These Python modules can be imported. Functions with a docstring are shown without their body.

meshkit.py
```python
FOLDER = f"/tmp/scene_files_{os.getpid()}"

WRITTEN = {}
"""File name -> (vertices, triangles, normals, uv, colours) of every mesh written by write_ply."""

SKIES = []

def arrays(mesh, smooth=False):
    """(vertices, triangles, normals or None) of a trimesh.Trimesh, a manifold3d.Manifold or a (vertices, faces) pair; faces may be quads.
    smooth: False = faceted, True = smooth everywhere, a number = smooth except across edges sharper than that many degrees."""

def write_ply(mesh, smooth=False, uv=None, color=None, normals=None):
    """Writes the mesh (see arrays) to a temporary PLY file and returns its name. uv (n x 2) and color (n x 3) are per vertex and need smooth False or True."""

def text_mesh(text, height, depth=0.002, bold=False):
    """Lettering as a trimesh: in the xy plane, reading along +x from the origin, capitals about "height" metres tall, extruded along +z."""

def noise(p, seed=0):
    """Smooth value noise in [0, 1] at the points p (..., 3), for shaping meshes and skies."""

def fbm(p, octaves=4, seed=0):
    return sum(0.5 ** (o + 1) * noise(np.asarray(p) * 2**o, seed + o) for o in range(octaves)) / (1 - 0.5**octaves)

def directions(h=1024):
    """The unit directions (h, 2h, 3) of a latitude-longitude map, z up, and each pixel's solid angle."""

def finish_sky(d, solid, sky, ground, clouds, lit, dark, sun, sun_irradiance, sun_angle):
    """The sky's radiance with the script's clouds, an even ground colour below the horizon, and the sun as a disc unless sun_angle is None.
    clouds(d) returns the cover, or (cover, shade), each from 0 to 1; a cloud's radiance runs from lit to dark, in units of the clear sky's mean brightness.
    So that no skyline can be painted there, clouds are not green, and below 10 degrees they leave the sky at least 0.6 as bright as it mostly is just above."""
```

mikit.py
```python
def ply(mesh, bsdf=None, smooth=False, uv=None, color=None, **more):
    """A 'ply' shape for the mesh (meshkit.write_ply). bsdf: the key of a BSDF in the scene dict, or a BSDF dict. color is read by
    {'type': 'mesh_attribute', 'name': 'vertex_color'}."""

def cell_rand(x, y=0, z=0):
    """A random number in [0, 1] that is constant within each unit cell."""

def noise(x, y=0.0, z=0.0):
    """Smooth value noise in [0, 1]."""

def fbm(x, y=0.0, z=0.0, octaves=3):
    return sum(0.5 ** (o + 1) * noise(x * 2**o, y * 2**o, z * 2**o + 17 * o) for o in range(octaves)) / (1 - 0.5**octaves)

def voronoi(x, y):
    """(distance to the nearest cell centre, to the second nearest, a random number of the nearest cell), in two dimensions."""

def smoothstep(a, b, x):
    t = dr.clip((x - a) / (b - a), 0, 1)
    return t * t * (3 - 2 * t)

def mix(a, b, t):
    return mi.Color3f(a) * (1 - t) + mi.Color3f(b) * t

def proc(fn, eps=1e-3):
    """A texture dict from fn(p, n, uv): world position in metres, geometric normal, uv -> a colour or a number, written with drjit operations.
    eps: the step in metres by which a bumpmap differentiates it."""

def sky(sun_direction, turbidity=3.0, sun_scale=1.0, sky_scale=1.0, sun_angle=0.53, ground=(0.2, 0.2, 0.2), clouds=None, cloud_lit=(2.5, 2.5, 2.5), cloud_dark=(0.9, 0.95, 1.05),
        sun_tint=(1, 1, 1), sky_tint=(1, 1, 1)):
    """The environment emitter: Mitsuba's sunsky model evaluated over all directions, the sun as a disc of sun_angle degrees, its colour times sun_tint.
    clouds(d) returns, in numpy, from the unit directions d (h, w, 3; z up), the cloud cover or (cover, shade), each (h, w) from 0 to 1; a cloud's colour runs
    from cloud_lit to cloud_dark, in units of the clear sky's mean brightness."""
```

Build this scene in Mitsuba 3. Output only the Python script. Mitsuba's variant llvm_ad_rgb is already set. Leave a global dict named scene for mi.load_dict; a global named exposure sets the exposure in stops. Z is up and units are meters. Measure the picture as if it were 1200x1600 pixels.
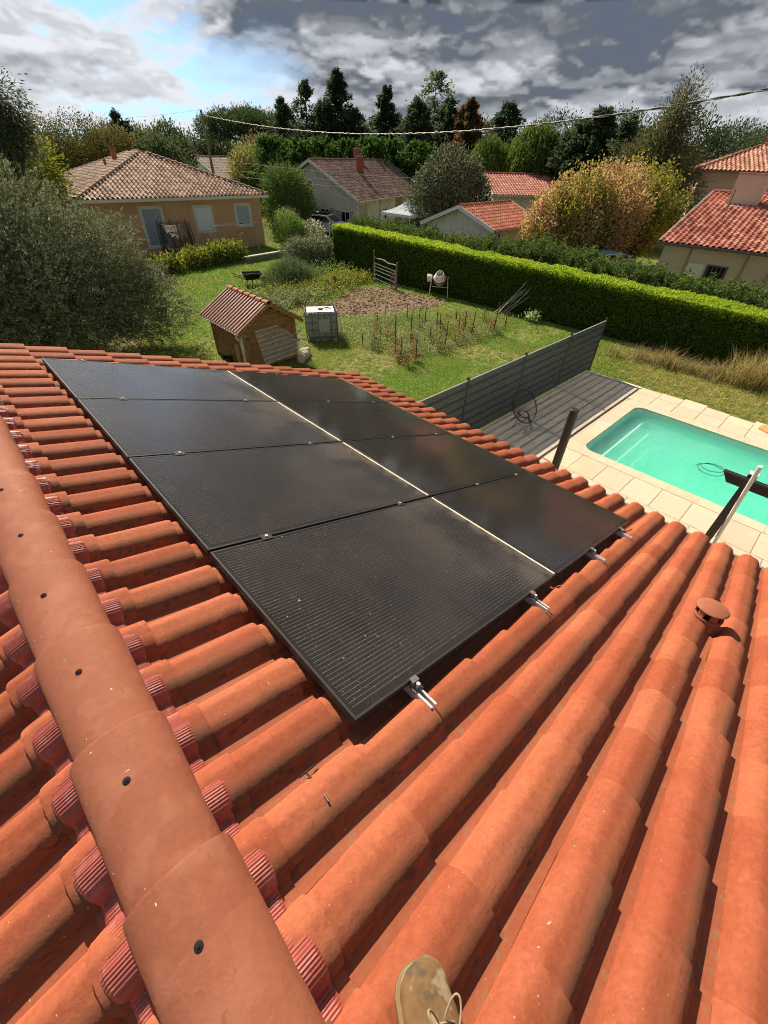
import math
import numpy as np
import trimesh
import manifold3d as m3
import mitsuba as mi
import drjit as dr
import mikit
import meshkit
from mikit import noise, fbm, smoothstep, mix, cell_rand

scene, labels = {}, {}
PI = math.pi

# ------------------------------------------------------------------ camera, sky, exposure
EYE = np.array([-0.402, -5.115, 5.5])
_Q = np.array([1.82804498, 0.91956758, -0.22843895])
PITCH = math.radians(18.3)                      # roof slope
CA, SA = math.cos(PITCH), math.sin(PITCH)


def _rodrigues(v):
    t = np.linalg.norm(v)
    k = v / t
    K = np.array([[0, -k[2], k[1]], [k[2], 0, -k[0]], [-k[1], k[0], 0]])
    return np.eye(3) + math.sin(t) * K + (1 - math.cos(t)) * K @ K


_B = np.array([[0, CA, SA], [-1, 0, 0], [0, -SA, CA]])
_R = _rodrigues(_Q) @ _B.T                      # world -> camera (x right, y down, z forward)
_M = np.eye(4)
_M[:3, 0], _M[:3, 1], _M[:3, 2], _M[:3, 3] = -_R[0], -_R[1], _R[2], EYE
scene['camera'] = {'type': 'perspective', 'fov': 2 * math.degrees(math.atan(600 / 651.83)), 'fov_axis': 'x', 'near_clip': 0.05, 'far_clip': 3000.0,
                   'to_world': mi.ScalarTransform4f(_M)}

SUN_AZ, SUN_EL = math.radians(13.0), math.radians(42.0)     # azimuth from +y towards +x
SUN = [math.sin(SUN_AZ) * math.cos(SUN_EL), math.cos(SUN_AZ) * math.cos(SUN_EL), math.sin(SUN_EL)]


def sky_clouds(d):
    x, y, z = d[..., 0], d[..., 1], np.maximum(d[..., 2], 0.0)
    az = np.degrees(np.arctan2(x, y))
    el = np.degrees(np.arcsin(np.clip(z, 0, 1)))
    ss = lambda a, b, v: (lambda t: t * t * (3 - 2 * t))(np.clip((v - a) / (b - a), 0, 1))
    hx, hy = x / np.maximum(np.hypot(x, y), 1e-6), y / np.maximum(np.hypot(x, y), 1e-6)

    def field(up, fx, fz, warp, oct_, seed):
        e = np.radians(el * 0.93 + up)
        k = 1.0 / (0.55 + 0.9 * np.sin(np.clip(e, 0, 1.5)))           # lumps grow overhead
        q = np.stack([hx * fx * k, hy * fx * k, np.sin(e) * fz * k], -1)
        w = np.stack([meshkit.fbm(q * 1.3 + 3, 3, seed + 1), meshkit.fbm(q * 1.3 + 8, 3, seed + 2), meshkit.fbm(q * 1.3 + 5, 3, seed + 3)], -1) - 0.5
        return meshkit.fbm(q + warp * w, oct_, seed)

    a = field(0.0, 4.6, 14.0, 0.8, 6, 21)
    b = field(1.3, 4.6, 14.0, 0.8, 6, 21)
    fine = field(0.0, 11.0, 30.0, 0.9, 6, 61)
    fineb = field(0.5, 11.0, 30.0, 0.9, 6, 61)
    big = meshkit.fbm(np.stack([x * 2.2, y * 2.2, z * 5], -1) + 2.7, 3, 11)
    # a heavy bank fills the east and the south, ragged along its lower edge; broken cloud in the north
    edge = 3.0 + 6.0 * ss(44, 18, az) + 5.0 * (big - 0.5) + 15.0 * (a - 0.5) + 6.0 * (fine - 0.5)
    bank = ss(14, 34, az + 26 * (big - 0.5) + 20 * (a - 0.5)) * ss(edge - 0.8, edge + 1.6, el)
    bank = np.maximum(bank, np.maximum(ss(95, 150, az), ss(38, 75, -az + 20 * (a - 0.5))) * ss(3, 8, el))  # unseen bank in the west, added to darken low sky and fill light
    bank = np.maximum(bank, 0.75 * ss(18, 30, el) * ss(20, 60, np.abs(az - 13) + 0.4 * (el - 40)))
    dens = 0.62 * a + 0.38 * fine
    broken = ss(0.425, 0.535, dens + 0.04 * ss(6, 0, el) + 0.02 * ss(22, 40, az))
    cover = np.maximum(broken, bank)
    lump = 0.5 * ss(-0.09, 0.09, b - a) + 0.5 * ss(-0.08, 0.08, fineb - fine)      # lit tops, grey bellies
    sh_b = 0.55 * lump * ss(0.47, 0.60, dens) + 0.10 + 0.16 * ss(24, 44, az)
    puff = 0.6 * ss(-0.02, 0.12, a - b) + 0.4 * ss(-0.03, 0.09, fine - fineb)
    sh_d = 0.56 + 0.22 * ss(0.36, 0.62, a) + 0.24 * ss(0.34, 0.62, 0.5 * fine + 0.5 * fineb) + 0.16 * ss(2.0, 7, el) - 0.42 * puff * ss(0.60, 0.40, big) - 0.16 * puff
    shade = sh_b * (1 - bank) + sh_d * bank
    return np.clip(cover, 0, 1), np.clip(shade, 0, 1)


scene['sky'] = mikit.sky(SUN, turbidity=3.0, sun_scale=1.45, sky_scale=1.2, clouds=sky_clouds, cloud_lit=(2.75, 2.85, 3.0), cloud_dark=(0.20, 0.245, 0.325),
                         ground=(0.12, 0.13, 0.09), sky_tint=(0.62, 0.82, 1.06))
exposure = 1.92


# ------------------------------------------------------------------ helpers
def roof_point(u, v, n=0.0, side=1):
    """u along the ridge towards the camera, v down the slope, n off the slope; side -1 is the far slope mirrored about the ridge."""
    x = v * CA + n * SA
    if side < 0:
        x = 2 * RIDGE_X - x
    return np.array([x, -u, ROOF_Z - v * SA + n * CA])


ROOF_Z, RIDGE_X = 3.944, -0.622
_count = {}


def number(name):
    k = _count.get(name, 0)
    _count[name] = k + 1
    return name if k == 0 else f'{name}_{k:03d}'


def tag(key, label=None, cat=None, group=None, kind=None):
    d = labels.setdefault(key, {})
    for a, b in (('label', label), ('category', cat), ('group', group), ('kind', kind)):
        if b:
            d[a] = b


def thing(name, label, cat, group=None):
    k = number(name)
    tag(k, label, cat, group)
    return k


class MB:
    """collects triangles"""

    def __init__(s):
        s.v, s.f, s.c, s.n = [], [], [], 0

    def add(s, v, f, rgb=None):
        v = np.asarray(v, float).reshape(-1, 3)
        f = np.asarray(f, int)
        if f.shape[1] == 4:
            f = np.vstack([f[:, [0, 1, 2]], f[:, [0, 2, 3]]])
        s.v.append(v)
        s.f.append(f + s.n)
        s.c.append(np.broadcast_to(np.zeros(3) if rgb is None else np.asarray(rgb, float), v.shape))
        s.n += len(v)
        return s

    def mesh(s, m, rgb=None):
        if hasattr(m, 'to_mesh'):
            q = m.to_mesh()
            return s.add(q.vert_properties[:, :3], q.tri_verts, rgb)
        return s.add(m.vertices, m.faces, rgb)

    def box(s, c, size, R=None, rgb=None, bevel=0.0):
        h = np.asarray(size, float) / 2
        if bevel > 0:
            b = min(bevel, h.min() * 0.9)
            pts = []
            for k in range(3):
                e = h - b
                e[k] = h[k]
                pts += [np.array([i, j, l]) * e for i in (-1, 1) for j in (-1, 1) for l in (-1, 1)]
            q = m3.Manifold.hull_points(np.array(pts)).to_mesh()
            v, f = np.array(q.vert_properties[:, :3]), np.array(q.tri_verts)
        else:
            v = np.array([[i, j, l] for i in (-1, 1) for j in (-1, 1) for l in (-1, 1)], float) * h
            f = np.array([[0, 1, 3, 2], [4, 6, 7, 5], [0, 4, 5, 1], [2, 3, 7, 6], [0, 2, 6, 4], [1, 5, 7, 3]])
        if R is not None:
            v = v @ np.asarray(R).T
        return s.add(v + np.asarray(c, float), f, rgb)

    def beam(s, a, b, w, h=None, up=(0, 0, 1), rgb=None, bevel=0.0):
        """box from a to b, w wide, h high"""
        a, b = np.asarray(a, float), np.asarray(b, float)
        L = np.linalg.norm(b - a)
        x = (b - a) / L
        z = np.asarray(up, float) - np.dot(up, x) * x
        if np.linalg.norm(z) < 1e-6:
            z = np.cross(x, [1, 0, 0.0])
        z /= np.linalg.norm(z)
        return s.box((a + b) / 2, (L, w, h or w), np.stack([x, np.cross(z, x), z], 1), rgb, bevel)

    def tube(s, pts, r, sides=8, rgb=None, caps=True):
        p = np.asarray(pts, float)
        r = np.broadcast_to(np.asarray(r, float), (len(p),))
        t = np.gradient(p, axis=0)
        t /= np.linalg.norm(t, axis=1, keepdims=True) + 1e-12
        ref = np.array([0.13, 0.31, 0.94]) if abs(t[:, 2]).mean() < 0.8 else np.array([0.95, 0.2, 0.1])
        a = np.cross(t, ref)
        a /= np.linalg.norm(a, axis=1, keepdims=True)
        b = np.cross(t, a)
        an = np.arange(sides) * 2 * PI / sides
        v = p[:, None] + r[:, None, None] * (np.cos(an)[None, :, None] * a[:, None] + np.sin(an)[None, :, None] * b[:, None])
        i, j = np.meshgrid(np.arange(len(p) - 1), np.arange(sides), indexing='ij')
        q = np.stack([i * sides + j, i * sides + (j + 1) % sides, (i + 1) * sides + (j + 1) % sides, (i + 1) * sides + j], -1).reshape(-1, 4)
        s.add(v.reshape(-1, 3), q, rgb)
        if caps:
            k = np.arange(1, sides - 1)
            s.add(v[0], np.stack([0 * k, k + 1, k], 1), rgb)
            s.add(v[-1], np.stack([0 * k, k, k + 1], 1), rgb)
        return s

    def lathe(s, prof, c=(0, 0, 0), sides=24, rgb=None, R=None):
        prof = np.asarray(prof, float)
        an = np.arange(sides) * 2 * PI / sides
        v = np.stack([prof[:, None, 0] * np.cos(an), prof[:, None, 0] * np.sin(an), np.broadcast_to(prof[:, None, 1], (len(prof), sides))], -1).reshape(-1, 3)
        if R is not None:
            v = v @ np.asarray(R).T
        i, j = np.meshgrid(np.arange(len(prof) - 1), np.arange(sides), indexing='ij')
        q = np.stack([i * sides + j, i * sides + (j + 1) % sides, (i + 1) * sides + (j + 1) % sides, (i + 1) * sides + j], -1).reshape(-1, 4)
        return s.add(v + np.asarray(c, float), q, rgb)

    def prism(s, poly, z0, z1, rgb=None):
        """counter-clockwise convex-ish polygon extruded between two heights"""
        from shapely.geometry import Polygon
        m = trimesh.creation.extrude_polygon(Polygon(poly), z1 - z0, engine='earcut')
        return s.add(np.array(m.vertices) + [0, 0, z0], m.faces, rgb)

    def done(s):
        return np.vstack(s.v), np.vstack(s.f), np.vstack(s.c)


def shape(key, mb, bsdf, smooth=False, rgb=None, uv=None):
    """one scene entry; rgb gives one colour to the whole mesh"""
    if isinstance(mb, MB):
        v, f, c = mb.done()
    else:
        v, f = mb[0], mb[1]
        c = mb[2] if len(mb) > 2 else None
    if rgb is not None:
        c = np.broadcast_to(np.asarray(rgb, float), (len(v), 3))
    attr = bsdf in PAINTS
    if smooth is not False and smooth is not True:
        # split at sharp edges ourselves so that colours survive
        m = trimesh.Trimesh(v, f, process=False)
        if attr:
            first = {}
            m2 = trimesh.graph.smooth_shade(trimesh.Trimesh(v, f, process=True, validate=False), angle=np.radians(smooth), facet_minarea=None)
            from scipy.spatial import cKDTree
            idx = cKDTree(v).query(np.array(m2.vertices))[1]
            v, f, c = np.array(m2.vertices), np.array(m2.faces), c[idx]
            smooth = True
    scene[key] = mikit.ply((v, f), bsdf, smooth=smooth, uv=uv, color=c if attr else None)
    return key


def part(parent, name, mb, bsdf, smooth=False, rgb=None, uv=None, label=None, kind=None):
    k = shape(number(parent + '__' + name), mb, bsdf, smooth, rgb, uv)
    if label or kind:
        tag(k, label, kind=kind)
    return k


def solo(name, label, cat, mb, bsdf, smooth=False, rgb=None, group=None, uv=None):
    k = thing(name, label, cat, group)
    return shape(k, mb, bsdf, smooth, rgb, uv)


def structure(name, mb, bsdf, smooth=False, rgb=None, label=None, uv=None):
    k = shape(number(name), mb, bsdf, smooth, rgb, uv)
    tag(k, label, kind='structure')
    return k


def rotz(a):
    return np.array([[math.cos(a), -math.sin(a), 0], [math.sin(a), math.cos(a), 0], [0, 0, 1.0]])


def unit(v):
    v = np.asarray(v, float)
    return v / (np.linalg.norm(v, axis=-1, keepdims=True) + 1e-12)


# ------------------------------------------------------------------ materials
PAINTS = {'matte', 'satin', 'gloss', 'metal', 'leaf', 'waxy_leaf'}
VC = {'type': 'mesh_attribute', 'name': 'vertex_color'}


def rgb(r, g, b):
    return {'type': 'rgb', 'value': [r, g, b]}


def principled(color, rough=0.8, spec=0.4, metallic=0.0, bump=None, scale=0.001, **kw):
    d = {'type': 'principled', 'base_color': color, 'roughness': rough, 'specular': spec, 'metallic': metallic, **kw}
    if bump is not None:
        d = {'type': 'bumpmap', 'nested_texture': bump, 'scale': scale, 'bsdf': d}
    return {'type': 'twosided', 'bsdf': d}


scene['matte'] = principled(VC, 0.85, 0.25)
scene['satin'] = principled(VC, 0.45, 0.5)
scene['gloss'] = principled(VC, 0.12, 0.6, clearcoat=0.6, clearcoat_gloss=0.9)
scene['metal'] = principled(VC, 0.32, 0.5, 1.0)
scene['leaf'] = {'type': 'principledthin', 'base_color': VC, 'roughness': 0.55, 'diff_trans': 0.95, 'spec_trans': 0.0, 'eta': 1.3}
scene['waxy_leaf'] = {'type': 'principledthin', 'base_color': VC, 'roughness': 0.24, 'diff_trans': 0.6, 'spec_trans': 0.0, 'eta': 1.45}

PITCH_U, CREST_U, ROW_V, ROW_0, TILE_N = 0.231, 4.715, 0.366, -0.035, -0.055


def _clay(p, n, uv):
    col = dr.floor((-p.y - CREST_U) / PITCH_U + 0.5)
    v = dr.abs(p.x - RIDGE_X) / CA - 0.645
    row = dr.floor((v - ROW_0) / ROW_V)
    t = cell_rand(col, row, dr.select(p.x > RIDGE_X, 1, 2))
    t2 = cell_rand(col, row, 7)
    big = fbm(p.x * 7, p.y * 7, p.z * 7, 3)
    fine = fbm(p.x * 60, p.y * 60, p.z * 60, 3)
    c = mix([0.278, 0.073, 0.036], [0.385, 0.122, 0.064], smoothstep(0.25, 0.75, 0.32 * t + 0.34 + 0.34 * (big - 0.5)))
    c = c * (0.80 + 0.40 * fine) * (0.90 + 0.20 * noise(p.x * 240, p.y * 240, p.z * 240))
    c = mix(c, [0.34, 0.08, 0.045], 0.22 * smoothstep(0.6, 0.9, t2))
    # soot, moss and grit on flank and in pans; flank shade is painted in too
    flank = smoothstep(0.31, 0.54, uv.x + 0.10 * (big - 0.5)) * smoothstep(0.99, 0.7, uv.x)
    stain_shade = smoothstep(0.34, 0.66, 0.5 * fbm(p.x * 13, p.y * 13, p.z * 13, 3) + 0.3 * fine + 0.2 * t2)
    c = mix(c, [0.135, 0.075, 0.047], flank * (0.34 + 0.56 * stain_shade))
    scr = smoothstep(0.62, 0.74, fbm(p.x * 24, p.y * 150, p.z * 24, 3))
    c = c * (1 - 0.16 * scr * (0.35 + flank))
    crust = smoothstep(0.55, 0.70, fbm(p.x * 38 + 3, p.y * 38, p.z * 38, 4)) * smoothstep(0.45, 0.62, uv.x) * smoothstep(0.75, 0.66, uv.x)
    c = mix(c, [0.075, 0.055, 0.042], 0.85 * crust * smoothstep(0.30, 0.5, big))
    pan = smoothstep(0.72, 0.78, uv.x)
    c = mix(c, [0.27, 0.095, 0.055], 0.45 * pan)
    grit = pan * smoothstep(0.56, 0.70, fine) * smoothstep(0.35, 0.7, big)
    c = mix(c, [0.20, 0.15, 0.10], 0.75 * grit)
    speck = smoothstep(0.80, 0.86, noise(p.x * 95, p.y * 95, p.z * 95)) * smoothstep(0.5, 0.7, big)
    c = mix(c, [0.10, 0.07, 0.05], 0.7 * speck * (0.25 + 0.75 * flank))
    lich = smoothstep(0.955, 0.97, noise(p.x * 110 + 9, p.y * 110, p.z * 110))
    return mix(c, [0.62, 0.50, 0.38], 0.7 * lich)


def _clay_bump(p, n, uv):
    return 0.75 * fbm(p.x * 150, p.y * 150, p.z * 150, 3) + 0.25 * noise(p.x * 45, p.y * 45, p.z * 45)


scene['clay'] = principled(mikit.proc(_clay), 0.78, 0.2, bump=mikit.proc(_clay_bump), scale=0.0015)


def _cap(p, n, uv):
    k = dr.floor((-p.y + 9.0) / 0.445)
    t = cell_rand(k, 3, 1)
    big = fbm(p.x * 5, p.y * 5, p.z * 5, 3)
    fine = fbm(p.x * 70, p.y * 70, p.z * 70, 3)
    c = mix([0.255, 0.085, 0.050], [0.32, 0.120, 0.074], 0.5 * t + 0.5 * big)
    c = c * (0.9 + 0.2 * fine)
    c = mix(c, [0.36, 0.15, 0.10], 0.5 * smoothstep(0.5, 0.75, fbm(p.x * 14, p.y * 14, p.z * 14, 3)))
    spot = smoothstep(0.955, 0.97, noise(p.x * 75, p.y * 75, p.z * 75))
    c = mix(c, [0.72, 0.66, 0.54], 0.8 * spot)
    pit = smoothstep(0.86, 0.90, noise(p.x * 80 + 5, p.y * 80, p.z * 80))
    return mix(c, [0.22, 0.09, 0.055], 0.6 * pit)


scene['cap_clay'] = principled(mikit.proc(_cap), 0.70, 0.22, bump=mikit.proc(_clay_bump), scale=0.0012)


def _pleat(p, n, uv):
    far = smoothstep(-3.3, -1.7, p.y)
    c = mix([0.27, 0.060, 0.050], [0.36, 0.095, 0.075], fbm(p.x * 9, p.y * 9, p.z * 9, 3))
    worn = smoothstep(0.60 - 0.12 * far, 0.66, fbm(p.x * 55, p.y * 22, p.z * 30, 3)) * (0.12 + 0.75 * far)
    return mix(c, [0.52, 0.42, 0.41], worn)


scene['pleated_strip'] = principled(mikit.proc(_pleat), 0.45, 0.5)


def _cells(dusty):
    def fn(p, n, uv):
        # uv in metres on the glass: x along the long side, y along the short one
        x, y = uv.x, uv.y
        gx = x / 0.0915
        gy = y / 0.1825
        fx, fy = gx - dr.floor(gx), gy - dr.floor(gy)
        gap = dr.maximum(smoothstep(0.486, 0.496, dr.abs(fx - 0.5)), smoothstep(0.493, 0.498, dr.abs(fy - 0.5)))
        b = y / 0.0203
        line = smoothstep(0.447, 0.476, dr.abs(b - dr.floor(b) - 0.5))
        edge = smoothstep(0.016, 0.012, dr.minimum(dr.minimum(x, 1.842 - x), dr.minimum(y, 1.096 - y)))
        c = mix([0.0065, 0.0068, 0.0085], [0.010, 0.010, 0.0125], cell_rand(dr.floor(gx), dr.floor(gy), dr.floor(p.y * 0.8)))
        c = mix(c, [0.010, 0.010, 0.011], gap)
        solder = smoothstep(0.80, 0.9, noise(x * 60, y * 300))
        c = mix(c, [0.25, 0.25, 0.25], line * (1 - edge) * (0.55 + 0.45 * solder))
        mid = smoothstep(0.006, 0.003, dr.abs(x - 0.921))
        c = mix(c, [0.004, 0.004, 0.005], mid)
        c = mix(c, [0.008, 0.008, 0.009], edge)
        if dusty:
            cloud = fbm(p.x * 3.1, p.y * 3.1, 4.0, 4)
            fine = fbm(p.x * 40, p.y * 40, 1.0, 3)
            low = smoothstep(0.9, 1.84, x)
            d = 0.016 + 0.032 * cloud * (0.5 + fine) + 0.10 * low * smoothstep(0.35, 0.7, cloud)
            d = d + 0.16 * smoothstep(1.72, 1.842, x) * smoothstep(0.3, 0.6, fbm(p.x * 9, p.y * 16, 2.0, 3))
            c = mix(c, [0.38, 0.315, 0.265], d * 1.15)
            drop = smoothstep(0.968, 0.98, noise(p.x * 130, p.y * 130, 3.0))
            c = mix(c, [0.5, 0.47, 0.42], 0.8 * drop)
        else:
            d = 0.008 + 0.02 * fbm(p.x * 3.3, p.y * 3.3, 2.0, 4)
            c = mix(c, [0.30, 0.24, 0.20], d)
        return c
    return fn


scene['dusty_cells'] = principled(mikit.proc(_cells(True)), 0.20, 0.42)
scene['clean_cells'] = principled(mikit.proc(_cells(False)), 0.09, 0.30)

# ================================================================== the house we stand on
house = thing('tiled_house', 'house under the camera with an orange clay tile roof and a row of ridge caps', 'house')
U_FAR, COLS = 23, range(-14, 24)                 # column k has its crest at u = CREST_U - PITCH_U * k
ROWS = range(-1, 14)
EAVE_V = ROW_0 + 13 * ROW_V


def tile_profile(scale=1.0):
    """(s, h, q): across the tile, height over the pan, 0..1 material coordinate"""
    w, hh = 0.087 * scale, 0.067 * scale
    pts = [(-w - 0.007, 0.000, 0.02), (-w - 0.006, 0.011, 0.03)]
    for a in np.linspace(168, 8, 15):
        c, s_ = math.cos(math.radians(a)), math.sin(math.radians(a))
        pts.append((w * np.sign(c) * abs(c) ** 0.86, 0.008 * (a > 90) + hh * abs(s_) ** 0.92, 0.05 + 0.62 * (168 - a) / 160))
    pts += [(w + 0.008, 0.002, 0.74), (w + 0.024, 0.0, 0.86), (PITCH_U - w - 0.004, 0.001, 0.99)]
    return np.array(pts)


def tile_mesh(side, rng, top_row=False):
    """one clay tile in (u, v, n) about its crest line at the lower edge; returned as vertices, faces, uv"""
    up, lo = tile_profile(0.93), tile_profile(1.0)
    base = TILE_N - 0.066 - 0.0
    lens = [-ROW_V - 0.05, -ROW_V * 0.6, -ROW_V * 0.25, -0.012, 0.0]
    if top_row:
        lens = [-0.205, -0.15, -0.08, -0.012, 0.0]
    V, UV = [], []
    for i, t in enumerate(lens):
        f = (t + ROW_V + 0.05) / (ROW_V + 0.05)
        pr = up * (1 - f) + lo * f
        lift = -0.006 + 0.021 * (1 + t / ROW_V) - (0.0016 if i == len(lens) - 1 else 0)
        su = pr[:, 0] if side > 0 else pr[:, 0]
        V.append(np.stack([-pr[:, 0], np.full(len(pr), t), base + pr[:, 1] + lift], 1))
        UV.append(np.stack([pr[:, 2], np.full(len(pr), f)], 1))
    m = len(up)
    V, UV = np.vstack(V), np.vstack(UV)
    i, j = np.meshgrid(np.arange(len(lens) - 1), np.arange(m - 1), indexing='ij')
    F = np.stack([i * m + j, i * m + j + 1, (i + 1) * m + j + 1, (i + 1) * m + j], -1).reshape(-1, 4)
    # the thickness of the lower edge and of the left lip
    last = V[-m:]
    inner = last - [0, 0.0, 0.013]
    k = len(V)
    V = np.vstack([V, last, inner])
    UV = np.vstack([UV, UV[-m:], UV[-m:]])
    j = np.arange(m - 1)
    F = np.vstack([F, np.stack([k + j, k + j + 1, k + m + j + 1, k + m + j], 1)])
    return V, F, UV


_tile_cache = {}


def place_tile(side, k, row, rng):
    V, F, UV = tile_mesh(side, rng, row < 0)
    du, dv, dn, tw = rng.normal(0, 0.0016), rng.normal(0, 0.003), rng.normal(0, 0.0012), rng.normal(0, 0.006)
    # the flank on the near side of each roll stays the +u one on both slopes
    u = CREST_U - PITCH_U * k + V[:, 0] * 1.0
    v = ROW_0 + ROW_V * row + V[:, 1]
    uu = CREST_U - PITCH_U * k - V[:, 0] + du + tw * V[:, 1]
    x = (v + dv) * CA + (V[:, 2] + dn) * SA
    if side < 0:
        x = 2 * RIDGE_X - x
        uu = uu - LEFT_SHIFT
    P = np.stack([x, -uu, ROOF_Z - (v + dv) * SA + (V[:, 2] + dn) * CA], 1)
    return P, (F if side > 0 else F[:, ::-1]), UV


LEFT_SHIFT = 0.06
deck = MB()
for side in (1, -1):
    n0 = TILE_N - 0.094
    a = [roof_point(u, v, n0, side) for u, v in ((-0.72, -0.66), (8.1, -0.66), (8.1, EAVE_V - 0.06), (-0.72, EAVE_V - 0.06))]
    b = [p - [0, 0, 0.09] for p in a]
    deck.add(np.array(a + b), [[0, 1, 2, 3], [7, 6, 5, 4], [0, 4, 5, 1], [1, 5, 6, 2], [2, 6, 7, 3], [3, 7, 4, 0]])
part(house, 'roof', deck, 'matte', rgb=(0.22, 0.10, 0.06))

rng = np.random.default_rng(7)
tiles = []
for side, rows in ((1, ROWS), (-1, ROWS)):
    for k in COLS:
        for r in rows:
            P, F, UV = place_tile(side, k, r, rng)
            c = P.mean(0)
            q = _R @ (c - EYE)
            px = q[:2] / max(q[2], 0.05) * 651.83 + [600, 800]
            inview = q[2] > 0.1 and -150 < px[0] < 1350 and -100 < px[1] < 1800
            u_, v_ = -c[1], ROW_0 + ROW_V * r
            hidden = side > 0 and 0.3 < u_ < 4.35 and 0.5 < v_ < 3.6
            tiles.append(((np.linalg.norm(c - EYE) + (0 if inview else 50) + (30 if hidden else 0)), side, P, F, UV))
tiles.sort(key=lambda t: t[0])


def tiles_key(name, group, kind=None):
    v, f, uv, n = [], [], [], 0
    for _, _, P, F, UV in group:
        v.append(P)
        f.append(F + n)
        uv.append(UV)
        n += len(P)
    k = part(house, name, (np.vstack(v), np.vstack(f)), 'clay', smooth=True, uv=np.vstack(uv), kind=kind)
    return k


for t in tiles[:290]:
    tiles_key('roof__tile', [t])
tiles_key('roof__tile_field', tiles[290:], 'stuff')

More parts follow.
